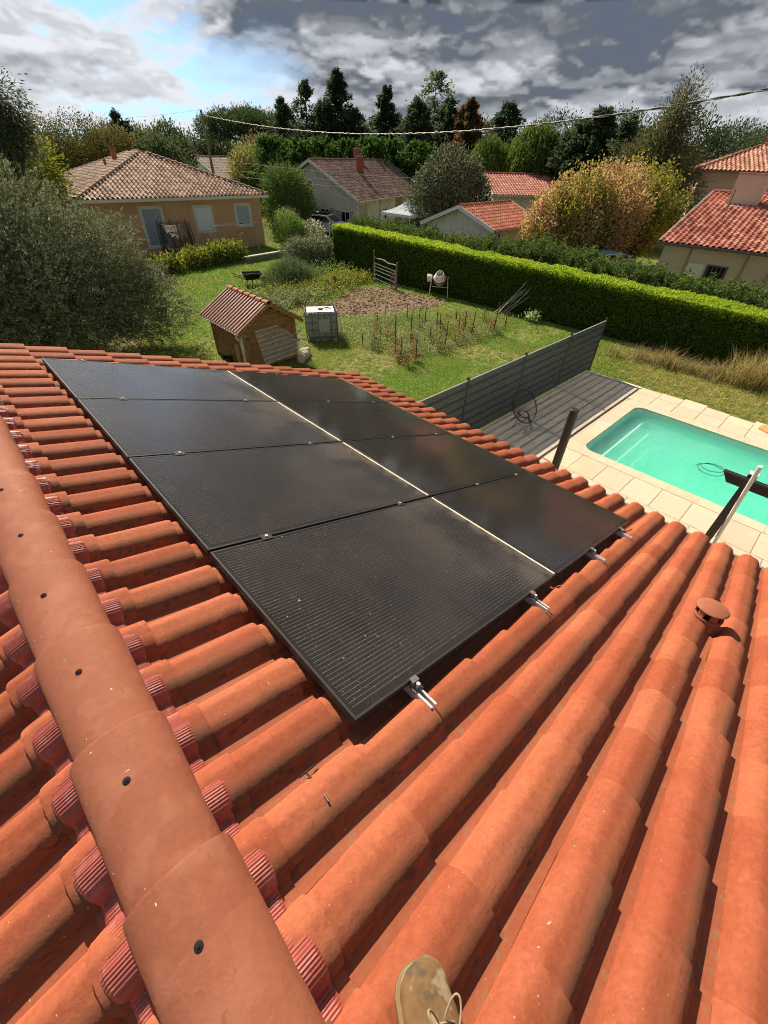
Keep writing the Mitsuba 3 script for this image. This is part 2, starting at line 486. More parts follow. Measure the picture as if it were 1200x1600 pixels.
# pleated flashing under the ridge caps
NPL = int(8.7 / 0.0043)
us = np.linspace(-0.66, 8.0, NPL)
for side in (1, -1):
    prof = tile_profile(0.97)
    outer = -0.448 if side > 0 else -0.425
    vs = [-0.60, -0.53, outer - 0.012, outer]
    base = TILE_N - 0.066
    P, UV = [], []
    for iv, v in enumerate(vs):
        s = (CREST_U - us - (LEFT_SHIFT if side < 0 else 0) + PITCH_U * 60 + PITCH_U / 2 - 0.02) % PITCH_U - PITCH_U / 2 + 0.02
        h = np.interp(s, prof[:, 0], prof[:, 1]) * (1.0 if iv > 0 else 0.9)
        h = np.maximum(h, 0.010 + 0.0 * s)
        zig = 0.0022 * (np.arange(NPL) % 2) * (0.25 if iv == len(vs) - 1 else 1.0)
        wob = 0.003 * np.sin(us * 21 + 2 * side) + 0.004 * meshkit.noise(np.stack([us * 14, 0 * us + side, 0 * us + iv], 1), 3)
        n = base + h + 0.0105 + 0.014 * (1 + (v - ROW_0) / ROW_V + 1) * 0.35 + zig + (0.002 if iv < 3 else -0.003)
        vv = v + (wob if iv >= 2 else 0)
        x = vv * CA + n * SA
        if side < 0:
            x = 2 * RIDGE_X - x
        P.append(np.stack([x, -us, ROOF_Z - vv * SA + n * CA], 1))
    P = np.vstack(P)
    i, j = np.meshgrid(np.arange(len(vs) - 1), np.arange(NPL - 1), indexing='ij')
    F = np.stack([i * NPL + j, i * NPL + j + 1, (i + 1) * NPL + j + 1, (i + 1) * NPL + j], -1).reshape(-1, 4)
    part(house, 'ridge_flashing', (P, F if side < 0 else F[:, ::-1]), 'pleated_strip', label='maroon pleated strip moulded over the rolls beside the ridge')

# ridge caps: each one's wide far end lies over the narrow near end of the next
CAP_P, CAP_Z = 0.445, ROOF_Z + 0.128
for i in range(-5, 11):
    y1 = -4.632 + CAP_P * i                        # far rim
    y0 = y1 - CAP_P - 0.055
    V = []
    na = 25
    rings = [(y1, 0.136, 0.100, 0.0), (y1 - 0.012, 0.1375, 0.1015, 0), (y1 - 0.10, 0.135, 0.098, 0), (y0 + 0.2, 0.128, 0.091, 0), (y0, 0.121, 0.083, 0)]
    tilt, yaw = rng.normal(0, 0.002), rng.normal(0, 0.004)
    for y, w, h, _ in rings:
        a = np.linspace(PI * 1.0, 0, na)
        hh = h * np.abs(np.sin(a)) ** 0.9
        V.append(np.stack([RIDGE_X + 0.002 + w * np.cos(a) + yaw * (y - y1) + tilt * 0.3, np.full(na, y), CAP_Z - 0.016 + hh + 0.012 * (y - y0) / 0.5], 1))
    inner = V[0] - (V[0] - [RIDGE_X, y1, CAP_Z - 0.03]) * 0.10
    V.append(V[0].copy())
    V.append(inner)
    V.append(inner - [0, 0.3, 0.012])
    P = np.vstack(V)
    F = []
    for r in (0, 1, 2, 3, 5, 6):
        j = np.arange(na - 1)
        F.append(np.stack([r * na + j, r * na + j + 1, (r + 1) * na + j + 1, (r + 1) * na + j], 1) if r < 5 else np.stack([r * na + j + 1, r * na + j, (r + 1) * na + j, (r + 1) * na + j + 1], 1))
    F = np.vstack(F)
    cap = part(house, 'ridge_cap', (P, F[:, ::-1]), 'cap_clay', smooth=True)
    # screw with a rubber washer
    s = MB()
    sc = np.array([RIDGE_X - 0.006 + rng.normal(0, 0.004), y1 - 0.172 + rng.normal(0, 0.006), CAP_Z - 0.016 + 0.0955 + 0.012 * 0.66])
    s.lathe([(0.0, 0.006), (0.0035, 0.006), (0.004, 0.0035), (0.006, 0.003), (0.0105, 0.0015), (0.0105, -0.004)], sc, 18, rgb=(0.012, 0.014, 0.018))
    part(house, cap.split('__')[1] + '__screw', s, 'matte', smooth=30)

# walls, eave board, gutter
w = MB()
xr0 = EAVE_V * CA - 0.45
xl0 = 2 * RIDGE_X - xr0
zc = ROOF_Z - (EAVE_V - 0.45) * SA - 0.28
w.box(((xr0 + xl0) / 2, (0.35 - 8.0) / 2, zc / 2), (xr0 - xl0, 8.35, zc))
gb = [(xl0, zc), (xr0, zc), (RIDGE_X, ROOF_Z + 0.645 * SA - 0.25)]
for y in (0.345, -7.99):
    w.add([(x, y - 0.1, z) for x, z in gb] + [(x, y + 0.005, z) for x, z in gb], [[0, 1, 2], [5, 4, 3]])
part(house, 'wall', w, 'matte', rgb=(0.62, 0.55, 0.44))
g = MB()
ge = roof_point(0, EAVE_V, TILE_N - 0.06)
a = np.linspace(PI, 2 * PI, 11)
prof = [(0.0, 0.012)] + [(0.065 + 0.065 * math.cos(t), 0.0 + 0.065 * math.sin(t)) for t in a] + [(0.138, 0.004), (0.134, 0.012)]
gx, gz = ge[0] - 0.035, ge[2] - 0.05
pa = np.array([[gx + p[0], 0.7, gz + p[1]] for p in prof])
pb = pa - [0, 8.8, 0]
m = len(prof)
j = np.arange(m - 1)
g.add(np.vstack([pa, pb]), np.stack([j, j + 1, m + j + 1, m + j], 1))
part(house, 'gutter', g, 'satin', smooth=40, rgb=(0.72, 0.71, 0.68), label='white half-round gutter under the eave tiles')
f = MB()
f.beam((gx - 0.02, 0.7, gz - 0.02), (gx - 0.02, -8.1, gz - 0.02), 0.025, 0.17)
part(house, 'fascia_board', f, 'matte', rgb=(0.6, 0.58, 0.54))

# vent tile with a capped cowl
vc = roof_point(5.455, 2.62, TILE_N)
vent = MB()
Rv = np.stack([[CA, 0, -SA], [0, 1, 0], [SA, 0, CA]], 1)
Rv = Rv @ np.eye(3)
ax = unit([0.10, 0.06, 1.0])
ex = unit(np.cross([0, 1, 0], ax))
Rc = np.stack([ex, np.cross(ax, ex), ax], 1)
vent.lathe([(0.118, -0.09), (0.108, -0.03), (0.090, 0.005), (0.086, 0.036), (0.092, 0.038), (0.092, 0.050), (0.076, 0.052), (0.076, 0.02)], vc, 28, R=Rc)
vk = part(house, 'vent_cowl', vent, 'cap_clay', smooth=35, label='round clay vent cowl standing on a roll near the eave')
vp = MB()
for t in np.arange(6) * PI / 3 + 0.5:
    d = Rc @ np.array([math.cos(t), math.sin(t), 0])
    tn = Rc @ np.array([-math.sin(t), math.cos(t), 0])
    c0 = vc + 0.077 * d + ax * 0.078
    vp.box(c0, (0.010, 0.044, 0.068), np.stack([d, tn, ax], 1))
part(house, 'vent_cowl__post', vp, 'cap_clay')
cp = MB()
cp.lathe([(0.076, 0.108), (0.097, 0.108), (0.099, 0.114), (0.093, 0.121), (0.055, 0.134), (0.0, 0.139)], vc, 32, R=Rc)
cp.lathe([(0.0, 0.108), (0.076, 0.108)], vc, 28, R=Rc)
part(house, 'vent_cowl__lid', cp, 'cap_clay', smooth=35)
dk = MB()
dk.lathe([(0.0, 0.01), (0.060, 0.01), (0.060, 0.105)], vc, 20, R=Rc)
part(house, 'vent_cowl__flue', dk, 'matte', rgb=(0.02, 0.015, 0.012))

# ------------------------------------------------------------------ solar panels and rails
PL, PW, GAP, PT = 1.880, 1.134, 0.020, 0.030


def roof_box(mb, u0, u1, v0, v1, n0, n1, bevel=0.0, rgb=None):
    c = roof_point((u0 + u1) / 2, (v0 + v1) / 2, (n0 + n1) / 2)
    R = np.stack([[0, -1, 0], [CA, 0, -SA], [SA, 0, CA]], 1)
    return mb.box(c, (u1 - u0, v1 - v0, n1 - n0), R, rgb, bevel)


where = ['at the far end', 'second from the far end', 'third from the far end', 'nearest the camera']
for i in range(2):
    for j in range(4):
        v0, u0 = i * (PL + GAP), j * (PW + GAP)
        v1, u1 = v0 + PL, u0 + PW
        side = 'dusty black solar panel in the row beside the ridge' if i == 0 else 'clean dark solar panel in the lower row by the eave'
        pk = thing('solar_panel', f'{side}, {where[j]}', 'solar panel', 'solar panels on the tiled roof')
        fr = MB()
        b = 0.011
        roof_box(fr, u0, u0 + b, v0, v1, -PT, 0, 0.0012)
        roof_box(fr, u1 - b, u1, v0, v1, -PT, 0, 0.0012)
        roof_box(fr, u0 + b, u1 - b, v0, v0 + b, -PT, -0.0002, 0.0012)
        if i == 1:
            roof_box(fr, u0 + b, u1 - b, v1 - b, v1, -PT, -0.0002, 0.0012)
        part(pk, 'frame', fr, 'satin', rgb=(0.030, 0.031, 0.034))
        if i == 0:
            e = MB()
            roof_box(e, u0 + b, u1 - b, v1 - 0.020, v1, -PT, 0.0002, 0.0012)
            part(pk, 'lower_frame', e, 'satin', rgb=(0.66, 0.60, 0.52), label='lower frame edge painted pale for dust and sun glint')  # pale colour holds both dust and a painted sun glint
        c = [roof_point(u, v, -0.0016) for u, v in ((u0 + b, v0 + b), (u0 + b, v1 - b), (u1 - b, v1 - b), (u1 - b, v0 + b))]
        gl = MB().add(c, [[0, 3, 2, 1]])
        uv = np.array([[0, 0], [PL - 2 * b, 0], [PL - 2 * b, PW - 2 * b], [0, PW - 2 * b]])
        part(pk, 'glass_face', gl, 'dusty_cells' if i == 0 else 'clean_cells', uv=uv)
        bk = MB()
        roof_box(bk, u0 + b, u1 - b, v0 + b, v1 - b, -0.008, -0.003)
        part(pk, 'back_sheet', bk, 'matte', rgb=(0.05, 0.05, 0.05))
names = ['nearest the ridge', 'second from the ridge', 'third from the ridge', 'nearest the eave']
for q, v in enumerate((0.33, 1.485, 2.615, 3.43)):
    rk = thing('mounting_rail', f'aluminium mounting rail under the panels, {names[q]}', 'rail', 'aluminium rails under the panels')
    r = MB()
    roof_box(r, -0.10, 4.725, v - 0.020, v + 0.020, -0.068, -0.056)
    roof_box(r, -0.10, 4.725, v - 0.020, v - 0.008, -0.056, -0.0302)
    roof_box(r, -0.10, 4.725, v + 0.008, v + 0.020, -0.056, -0.0302)
    part(rk, 'channel', r, 'satin', rgb=(0.55, 0.56, 0.58))
    for u in (-0.012, PW + GAP / 2, 2 * PW + GAP * 1.5, 3 * PW + GAP * 2.5, 4 * PW + 3 * GAP + 0.012):
        end = u < 0 or u > 4.5
        c = MB()
        if end:
            s = 1 if u > 1 else -1
            roof_box(c, u - 0.006, u + 0.006, v - 0.021, v + 0.021, -0.030, 0.0030)
            roof_box(c, u - 0.012 * s - 0.007, u - 0.012 * s + 0.007, v - 0.020, v + 0.020, 0.0008, 0.0036)
            roof_box(c, u + 0.020 * s - 0.014, u + 0.020 * s + 0.014, v - 0.026, v + 0.026, -0.029, -0.024)
            part(rk, 'end_clamp', c, 'satin', rgb=(0.14, 0.14, 0.15))
            bolt = MB().lathe([(0.0, 0.0), (0.0085, 0.0), (0.009, -0.008), (0.006, -0.009), (0.006, -0.028)], roof_point(u + 0.018 * s, v, 0.001), 14, R=np.stack([[CA, 0, -SA], [0, 1, 0], [SA, 0, CA]], 1))
            part(rk, 'bolt', bolt, 'satin', smooth=35, rgb=(0.6, 0.6, 0.62))
        else:
            roof_box(c, u - 0.026, u + 0.026, v - 0.032, v + 0.032, 0.0009, 0.0042)
            roof_box(c, u - 0.008, u + 0.008, v - 0.024, v + 0.024, -0.028, 0.0009)
            part(rk, 'clamp', c, 'satin', rgb=(0.03, 0.03, 0.032))
            bolt = MB().lathe([(0.0, 0.012), (0.0085, 0.012), (0.009, 0.004), (0.006, 0.003)], roof_point(u, v, 0.0), 14, R=np.stack([[CA, 0, -SA], [0, 1, 0], [SA, 0, CA]], 1))
            part(rk, 'bolt', bolt, 'satin', smooth=35, rgb=(0.62, 0.62, 0.64))

# ================================================================== ground
def _ground(p, n, uv):
    a = fbm(p.x * 0.55, p.y * 0.55, 1.0, 4)
    b = fbm(p.x * 7, p.y * 7, 2.0, 3)
    c = mix([0.060, 0.115, 0.018], [0.115, 0.175, 0.035], b)
    dry = smoothstep(0.50, 0.66, a + 0.30 * smoothstep(5.5, 2.0, p.x) * smoothstep(4, 8, p.y) + 0.16 * smoothstep(13.5, 15.0, p.x) * smoothstep(1, -1, p.y))
    c = mix(c, [0.30, 0.245, 0.13], 0.75 * dry * smoothstep(0.3, 0.65, b))
    c = mix(c, [0.17, 0.15, 0.07], 0.4 * smoothstep(0.55, 0.75, fbm(p.x * 2.2, p.y * 2.2, 5.0, 3)))
    return c * (0.8 + 0.4 * fbm(p.x * 30, p.y * 30, 3.0, 2))


scene['lawn'] = principled(mikit.proc(_ground), 0.95, 0.1, bump=mikit.proc(lambda p, n, uv: fbm(p.x * 14, p.y * 14, 0.0, 3), eps=0.004), scale=0.05)



# ================================================================== terrace, pool, fence
from shapely.geometry import Polygon, box as sbox


def _stone(p, n, uv):
    a = cell_rand(uv.x, uv.y, 3)
    b = fbm(p.x * 2.2, p.y * 2.2, a * 9, 3)
    c = mix([0.52, 0.455, 0.35], [0.59, 0.53, 0.43], a)
    c = mix(c, [0.70, 0.52, 0.40], 0.55 * smoothstep(0.5, 0.75, b))
    c = mix(c, [0.62, 0.56, 0.40], 0.5 * smoothstep(0.55, 0.8, fbm(p.x * 1.3 + 7, p.y * 1.3, 3.0, 3)))
    vein = smoothstep(0.58, 0.7, fbm(p.x * 5, p.y * 26, a * 5, 3))
    c = mix(c, [0.56, 0.46, 0.34], 0.3 * vein)
    return c * (0.93 + 0.14 * fbm(p.x * 45, p.y * 45, 1.0, 2))


scene['travertine'] = principled(mikit.proc(_stone), 0.75, 0.3)


def _boards(p, n, uv):
    b = p.y / 0.0476
    a = cell_rand(dr.floor(b), uv.x, uv.y)
    c = mix([0.38, 0.345, 0.30], [0.52, 0.475, 0.415], 0.6 * a + 0.4 * fbm(p.x * 3, p.y * 40, 0.0, 3))
    return c * mix([1, 1, 1], [0.5, 0.5, 0.5], smoothstep(0.44, 0.475, dr.abs(b - dr.floor(b) - 0.5)))


scene['deck_boards'] = principled(mikit.proc(_boards), 0.75, 0.3)


def rounded(x0, y0, x1, y1, r):
    return sbox(x0 + r, y0 + r, x1 - r, y1 - r).buffer(r, quad_segs=8)


PX0, PX1, PY0, PY1 = 9.40, 12.84, -9.6, -2.12
ground_poly = sbox(-900, -900, 900, 900).difference(sbox(PX0 - 0.05, PY0 - 0.05, PX1 + 0.05, PY1 + 0.05))
v, f = trimesh.creation.triangulate_polygon(ground_poly, engine='earcut')
structure('ground', MB().add(np.column_stack([v, np.zeros(len(v))]), f), 'lawn', label='lawn and gardens stretching away below the roof')

# paving: a bed with slabs standing proud of it
bed = sbox(4.02, -10.4, 14.36, -1.70).union(sbox(4.02, -1.75, 14.22, 0.03)).difference(rounded(PX0, PY0, PX1, PY1, 0.28))
m = trimesh.creation.extrude_polygon(bed, 0.05, engine='earcut')
terrace = structure('pool_terrace', MB().mesh(m), 'matte', rgb=(0.50, 0.44, 0.35), label='cream stone terrace round the pool')
pool_hole = rounded(PX0, PY0, PX1, PY1, 0.28)
rng = np.random.default_rng(5)


def slab(parent, name, poly, z0, z1, bsdf, ident):
    poly = poly.difference(pool_hole.buffer(-0.015))
    if poly.is_empty or poly.area < 0.02:
        return
    if poly.geom_type != 'Polygon':
        poly = max(poly.geoms, key=lambda g: g.area)
    q = poly.buffer(-0.0025)
    q = q if q.geom_type == 'Polygon' and not q.is_empty else poly
    mm = trimesh.creation.extrude_polygon(q.simplify(0.003), z1 - z0, engine='earcut')
    vv = np.array(mm.vertices) + [0, 0, z0]
    top = vv[:, 2] > (z0 + z1) / 2
    tilt = rng.normal(0, 0.0015, 2)
    vv[top, 2] += tilt[0] * (vv[top, 0] - q.centroid.x) + tilt[1] * (vv[top, 1] - q.centroid.y)
    part(parent, name, (vv, np.array(mm.faces)), bsdf, uv=np.tile([[ident[0] + 0.5, ident[1] + 0.5]], (len(vv), 1)))


E_ = 0.30
ring = pool_hole.buffer(E_, join_style=2).difference(pool_hole)
y = PY1 + E_
k = 0
# edging stones along the pool
for x in np.arange(PX0 - E_, PX1 + E_ - 0.05, 0.52):
    slab(terrace, 'edging_stone', sbox(x, PY1 - 0.3, min(x + 0.52, PX1 + E_), PY1 + E_), 0.05, 0.078, 'travertine', (k, 1)); k += 1
for y in np.arange(PY1 - 0.3, PY0, -0.6):
    slab(terrace, 'edging_stone', sbox(PX1 - 0.3, y - 0.6, PX1 + E_, y), 0.05, 0.078, 'travertine', (k, 2))
    slab(terrace, 'edging_stone', sbox(PX0 - E_, y - 0.6, PX0 + 0.3, y), 0.05, 0.078, 'travertine', (k, 3)); k += 1
# slabs on the far side, their outer ends ragged
for y in np.arange(-1.72, -10.2, -0.61):
    x = PX1 + E_ + 0.008
    e = 14.36 + rng.uniform(-0.10, 0.10)
    mid = x + rng.uniform(0.45, 0.75)
    slab(terrace, 'slab', sbox(x, y - 0.60, mid, y), 0.05, 0.076, 'travertine', (k, 5))
    slab(terrace, 'slab', sbox(mid + 0.008, y - 0.60, e, y), 0.05, 0.076, 'travertine', (k, 6)); k += 1
# slabs between the house and the pool
xs = np.arange(PX0 - E_ - 0.008, 4.1, -0.85)
for i, x in enumerate(xs):
    for j, y in enumerate(np.arange(-1.72 - 0.2 * (i % 2), -10.0, -0.61)):
        slab(terrace, 'slab', sbox(max(x - 0.842, 4.05), y - 0.602, x, y), 0.05, 0.076, 'travertine', (k, 9 + i)); k += 1
for i, x in enumerate(np.arange(PX0 - E_ + 0.0, 13.2, 0.8)):
    pass
# grey board tiles
deck_key = structure('timber_deck', MB().box((9.1, -0.835, 0.064), (10.1, 1.66, 0.026)), 'matte', rgb=(0.12, 0.115, 0.105), label='grey board tiles beside the screen fence')
for i, x in enumerate(np.arange(4.1, 14.0, 0.665)):
    for j, y in enumerate((-0.005, -0.56, -1.115)):
        zz = 0.077 + rng.uniform(0.017, 0.021)
        slab(deck_key, 'board_tile', sbox(x, y - 0.55, min(x + 0.66, 14.12), y), 0.077, zz, 'deck_boards', (i, j))
kb = MB().box((14.19, -0.85, 0.055), (0.11, 1.74, 0.09)).box((9.2, 0.055, 0.05), (10.0, 0.05, 0.10))
structure('kerb_strip', kb, 'matte', rgb=(0.66, 0.61, 0.53), label='pale concrete strip round the board tiles')

# pool
pool = thing('swimming_pool', 'rectangular swimming pool of green water with steps at its far end', 'swimming pool')


def col(poly, z0, z1):
    q = poly if poly.geom_type == 'Polygon' else max(poly.geoms, key=lambda g: g.area)
    return m3.CrossSection([np.array(q.exterior.coords)[:-1]], m3.FillRule.EvenOdd).extrude(z1 - z0).translate((0, 0, z0))


outer = col(sbox(PX0 - 0.04, PY0 - 0.04, PX1 + 0.04, PY1 + 0.04), -1.75, 0.045)
cav = col(rounded(PX0, PY0, PX1, PY1, 0.28), -0.80, 0.2) + col(rounded(PX0 + 0.10, PY0 + 0.1, PX1 - 0.10, PY1 - 0.9, 0.3), -1.45, -0.7)
basin = outer - cav
part(pool, 'basin', MB().mesh(basin), 'satin', smooth=30, rgb=(0.58, 0.80, 0.70))
for i, (ys, z) in enumerate(((-2.52, -0.26), (-2.80, -0.48), (-3.06, -0.70))):
    st = col(rounded(PX0 - 0.02, ys, PX1 + 0.02, PY1 + 0.02, 0.10), -1.30, z)
    part(pool, 'step', MB().mesh(st), 'satin', smooth=30, rgb=(0.56, 0.78, 0.68))
    part(pool, 'step_edge', MB().box(((PX0 + PX1) / 2, ys + 0.02, z + 0.003), (PX1 - PX0 - 0.45 - 0.1 * i, 0.05, 0.012), bevel=0.004), 'satin', rgb=(0.80, 0.90, 0.84))
ledge = rounded(PX0 + 0.02, PY0, PX1 - 0.02, PY1 - 0.9, 0.3).difference(rounded(PX0 + 0.10, PY0 + 0.1, PX1 - 0.10, PY1 - 0.98, 0.3))
mm = trimesh.creation.extrude_polygon(ledge, 0.012, engine='earcut')
part(pool, 'ledge', (np.array(mm.vertices) + [0, 0, -0.80], np.array(mm.faces)), 'satin', rgb=(0.82, 0.92, 0.85))
part(pool, 'drain', MB().lathe([(0.0, 0.012), (0.20, 0.010), (0.21, -0.01)], (11.85, -4.05, -1.45), 24), 'satin', rgb=(0.05, 0.10, 0.09), label='dark round drain on the floor')
WZ = -0.10
wv, wf = trimesh.creation.triangulate_polygon(pool_hole, engine='earcut')
nx, ny = 60, 120
gx_, gy_ = np.meshgrid(np.linspace(PX0 - 0.02, PX1 + 0.02, nx), np.linspace(PY0 - 0.02, PY1 + 0.02, ny))
hz = 0.0045 * (meshkit.fbm(np.stack([gx_ * 2.6, gy_ * 3.4, 0 * gx_], -1), 3, 4) - 0.5)
i, j = np.meshgrid(np.arange(ny - 1), np.arange(nx - 1), indexing='ij')
wq = np.stack([i * nx + j, i * nx + j + 1, (i + 1) * nx + j + 1, (i + 1) * nx + j], -1).reshape(-1, 4)
scene['water_surface'] = {'type': 'thindielectric', 'int_ior': 1.33}
part(pool, 'water', (np.stack([gx_, gy_, WZ + hz], -1).reshape(-1, 3), wq), 'water_surface', smooth=True, label='calm green water')
scene['pool_water'] = {'type': 'homogeneous', 'albedo': {'type': 'rgb', 'value': [0.36, 0.988, 0.90]}, 'sigma_t': 1.3}
scene['clear_bsdf'] = {'type': 'null'}
wb = MB().box(((PX0 + PX1) / 2, (PY0 + PY1) / 2, (WZ - 0.012 - 1.6) / 2), (PX1 - PX0 + 0.03, PY1 - PY0 + 0.03, 1.6 + WZ - 0.012))
v_, f_, _ = wb.done()
bk_ = number(pool + '__water_body')
scene[bk_] = mikit.ply((v_, f_), 'clear_bsdf', interior={'type': 'ref', 'id': 'pool_water'})
tag(bk_, kind='stuff')

hose = []
for t in np.linspace(0, 4.1 * PI, 60):
    hose.append((11.0 + 0.34 * math.sin(t * 0.97) * (1 - 0.03 * t) + 0.02 * t, -4.62 + 0.30 * math.cos(t) * (1 - 0.02 * t), -0.075))
solo('pool_hose', 'thin dark hose floating in loops on the pool water', 'hose', MB().tube(hose, 0.007, 6), 'satin', rgb=(0.03, 0.06, 0.05))
hose = [(10.9 - 0.05 * t + 0.03 * math.sin(3 * t), -5.2 - 0.55 * t, -0.075) for t in np.linspace(0, 4, 30)]
solo('pool_line', 'long thin line trailing across the pool water towards the edge of the view', 'line', MB().tube(hose, 0.006, 6), 'satin', rgb=(0.05, 0.12, 0.10))
# worn board lying on the far slabs
bp = [(14.28, -5.0), (14.30, -5.6), (14.1, -6.6), (13.75, -6.9), (13.62, -6.4), (13.8, -5.3), (14.0, -4.95)]
mm = trimesh.creation.extrude_polygon(Polygon(bp).buffer(0.05), 0.03, engine='earcut')
solo('flat_stone', 'flat ochre stone lying on the slabs beyond the pool', 'stone', (np.array(mm.vertices) + [0, 0, 0.079], np.array(mm.faces)), 'matte', rgb=(0.46, 0.30, 0.14))

# screen fence: welded panels filled with dark slats
posts_x = [4.92, 7.35, 9.78, 12.2, 14.47]
fk = thing('screen_fence', 'long dark grey screen fence of upright slats between the lawn and the board tiles', 'fence')
FY, FZ0, FZ1 = 0.115, 0.10, 1.63
for x in posts_x:
    part(fk, 'post', MB().box((x, FY + 0.01, 0.85), (0.06, 0.05, 1.70)).box((x, FY + 0.01, 1.705), (0.07, 0.06, 0.012)), 'satin', rgb=(0.035, 0.042, 0.048))
for a, b in zip(posts_x[:-1], posts_x[1:]):
    sl = MB()
    n = int((b - a - 0.07) / 0.05)
    for q in range(n):
        x = a + 0.035 + (q + 0.5) * (b - a - 0.07) / n
        lo = FZ0 + (rng.uniform(0.0, 0.05) if rng.random() < 0.12 else 0)
        sl.box((x, FY, (lo + FZ1) / 2), (0.0408, 0.006, FZ1 - lo))
    part(fk, 'slat_panel', sl, 'satin', rgb=(0.075, 0.088, 0.100), kind='stuff')
    for z in (0.13, 0.36, 0.58, 0.80, 1.02, 1.24, 1.46):
        wv_ = MB()
        for dz in (-0.02, 0.02):
            wv_.tube([(a, FY - 0.012, z + dz), (b, FY - 0.012, z + dz)], 0.005, 5)
        wv_.box(((a + b) / 2, FY - 0.010, z), (b - a, 0.004, 0.03))
        part(fk, 'cross_wire', wv_, 'satin', rgb=(0.030, 0.037, 0.043))
    part(fk, 'top_trim', MB().box(((a + b) / 2, FY, FZ1 + 0.008), (b - a - 0.06, 0.03, 0.016)), 'satin', rgb=(0.26, 0.28, 0.29))

# woven egg chair
ck = thing('garden_chair', 'black round string garden chair on thin legs by the screen fence', 'chair')
cx, cy = 9.22, -0.50
fa = math.radians(-112)
fd = np.array([math.cos(fa), math.sin(fa), 0])
sd = np.array([-fd[1], fd[0], 0])
cc = np.array([cx, cy, 0.60])
bu = unit(-0.62 * fd + np.array([0, 0, 0.80]))
t = np.linspace(0, 2 * PI, 41)
rim = cc + 0.36 * np.cos(t)[:, None] * sd + (0.44 * np.sin(t))[:, None] * bu - 0.05 * fd
seat = np.array([cx, cy, 0.40]) + 0.13 * np.cos(t)[:, None] * sd + (0.13 * np.sin(t))[:, None] * unit(-fd + np.array([0, 0, 0.25]))
part(ck, 'rim', MB().tube(rim, 0.013, 8), 'satin', smooth=True, rgb=(0.012, 0.012, 0.013))
part(ck, 'seat_ring', MB().tube(seat, 0.010, 8), 'satin', smooth=True, rgb=(0.012, 0.012, 0.013))
cords = MB()
for q in range(52):
    s_ = q / 52 * 2 * PI
    a_ = cc + 0.36 * math.cos(s_) * sd + 0.44 * math.sin(s_) * bu - 0.05 * fd
    b_ = np.array([cx, cy, 0.40]) + 0.13 * math.cos(s_) * sd + 0.13 * math.sin(s_) * unit(-fd + np.array([0, 0, 0.25]))
    mid_ = (a_ + b_) / 2 + np.array([0, 0, -0.05]) - 0.04 * fd
    cords.tube([a_, mid_, b_], 0.0032, 4, caps=False)
part(ck, 'cord', cords, 'satin', rgb=(0.015, 0.015, 0.016), kind='stuff')
for q, an in enumerate((0.3, 1.7, 3.4, 4.9)):
    d_ = math.cos(an) * fd + math.sin(an) * sd
    part(ck, 'leg', MB().tube([np.array([cx, cy, 0.40]) + 0.12 * d_, np.array([cx, cy, 0.10]) + 0.34 * d_], 0.010, 8), 'satin', rgb=(0.012, 0.012, 0.013))

# pergola post and the corner with its beam
solo('round_post', 'thick round black post standing before the pool terrace', 'post',
     MB().lathe([(0.0, 2.40), (0.066, 2.40), (0.072, 2.395), (0.072, 0.05), (0.10, 0.05), (0.10, 0.04)], (6.24, -2.775, 0), 28), 'satin', smooth=30, rgb=(0.022, 0.020, 0.019))
pg = thing('pergola_corner', 'black pergola corner of one square post and a crossing beam in front of the pool', 'pergola')
part(pg, 'post', MB().box((6.28, -5.27, 1.20), (0.10, 0.10, 2.42)), 'satin', rgb=(0.018, 0.014, 0.014))
bm = MB()
pl = [(-4.97, 2.37), (-5.06, 2.24), (-9.0, 2.24), (-9.0, 2.37)]
bx0, bx1 = 6.14, 6.225
bm.add([(bx0, y, z) for y, z in pl] + [(bx1, y, z) for y, z in pl], [[0, 1, 2, 3], [7, 6, 5, 4], [0, 4, 5, 1], [1, 5, 6, 2], [2, 6, 7, 3], [3, 7, 4, 0]])
part(pg, 'beam', bm, 'satin', rgb=(0.018, 0.014, 0.014))
part(pg, 'post_cap', MB().box((6.28, -5.27, 2.416), (0.108, 0.108, 0.012)), 'satin', rgb=(0.55, 0.6, 0.58))
solo('aluminium_pole', 'pale aluminium pole leaning against the black pergola beam', 'pole',
     MB().tube([(5.96, -5.268, 2.68), (6.67, -5.452, 0.08)], 0.026, 12), 'satin', smooth=True, rgb=(0.62, 0.64, 0.64))

# ================================================================== garden things
WOOD = (0.26, 0.15, 0.075)


def _wood(p, n, uv):
    g = fbm(p.x * 3 + p.y * 3, p.z * 55, p.y * 4, 4)
    c = mix([0.20, 0.105, 0.045], [0.34, 0.19, 0.085], g)
    return mix(c, [0.12, 0.06, 0.03], 0.6 * smoothstep(0.55, 0.7, fbm(p.x * 2, p.z * 20, p.y * 2, 3)))


scene['stained_wood'] = principled(mikit.proc(_wood), 0.7, 0.3)

# hut
hk = thing('garden_hut', 'small brown timber hut with a ribbed brown roof and clay ridge tiles', 'hut')
HX, HY0, HY1, ZR, ZE = 6.60, 7.45, 9.60, 1.98, 1.30
hw, ov = 0.92, 0.26
HT = -0.02
Rh = rotz(HT)


def hp(x, y, z):
    return Rh @ np.array([x, y, 0]) + np.array([HX, HY0, z])


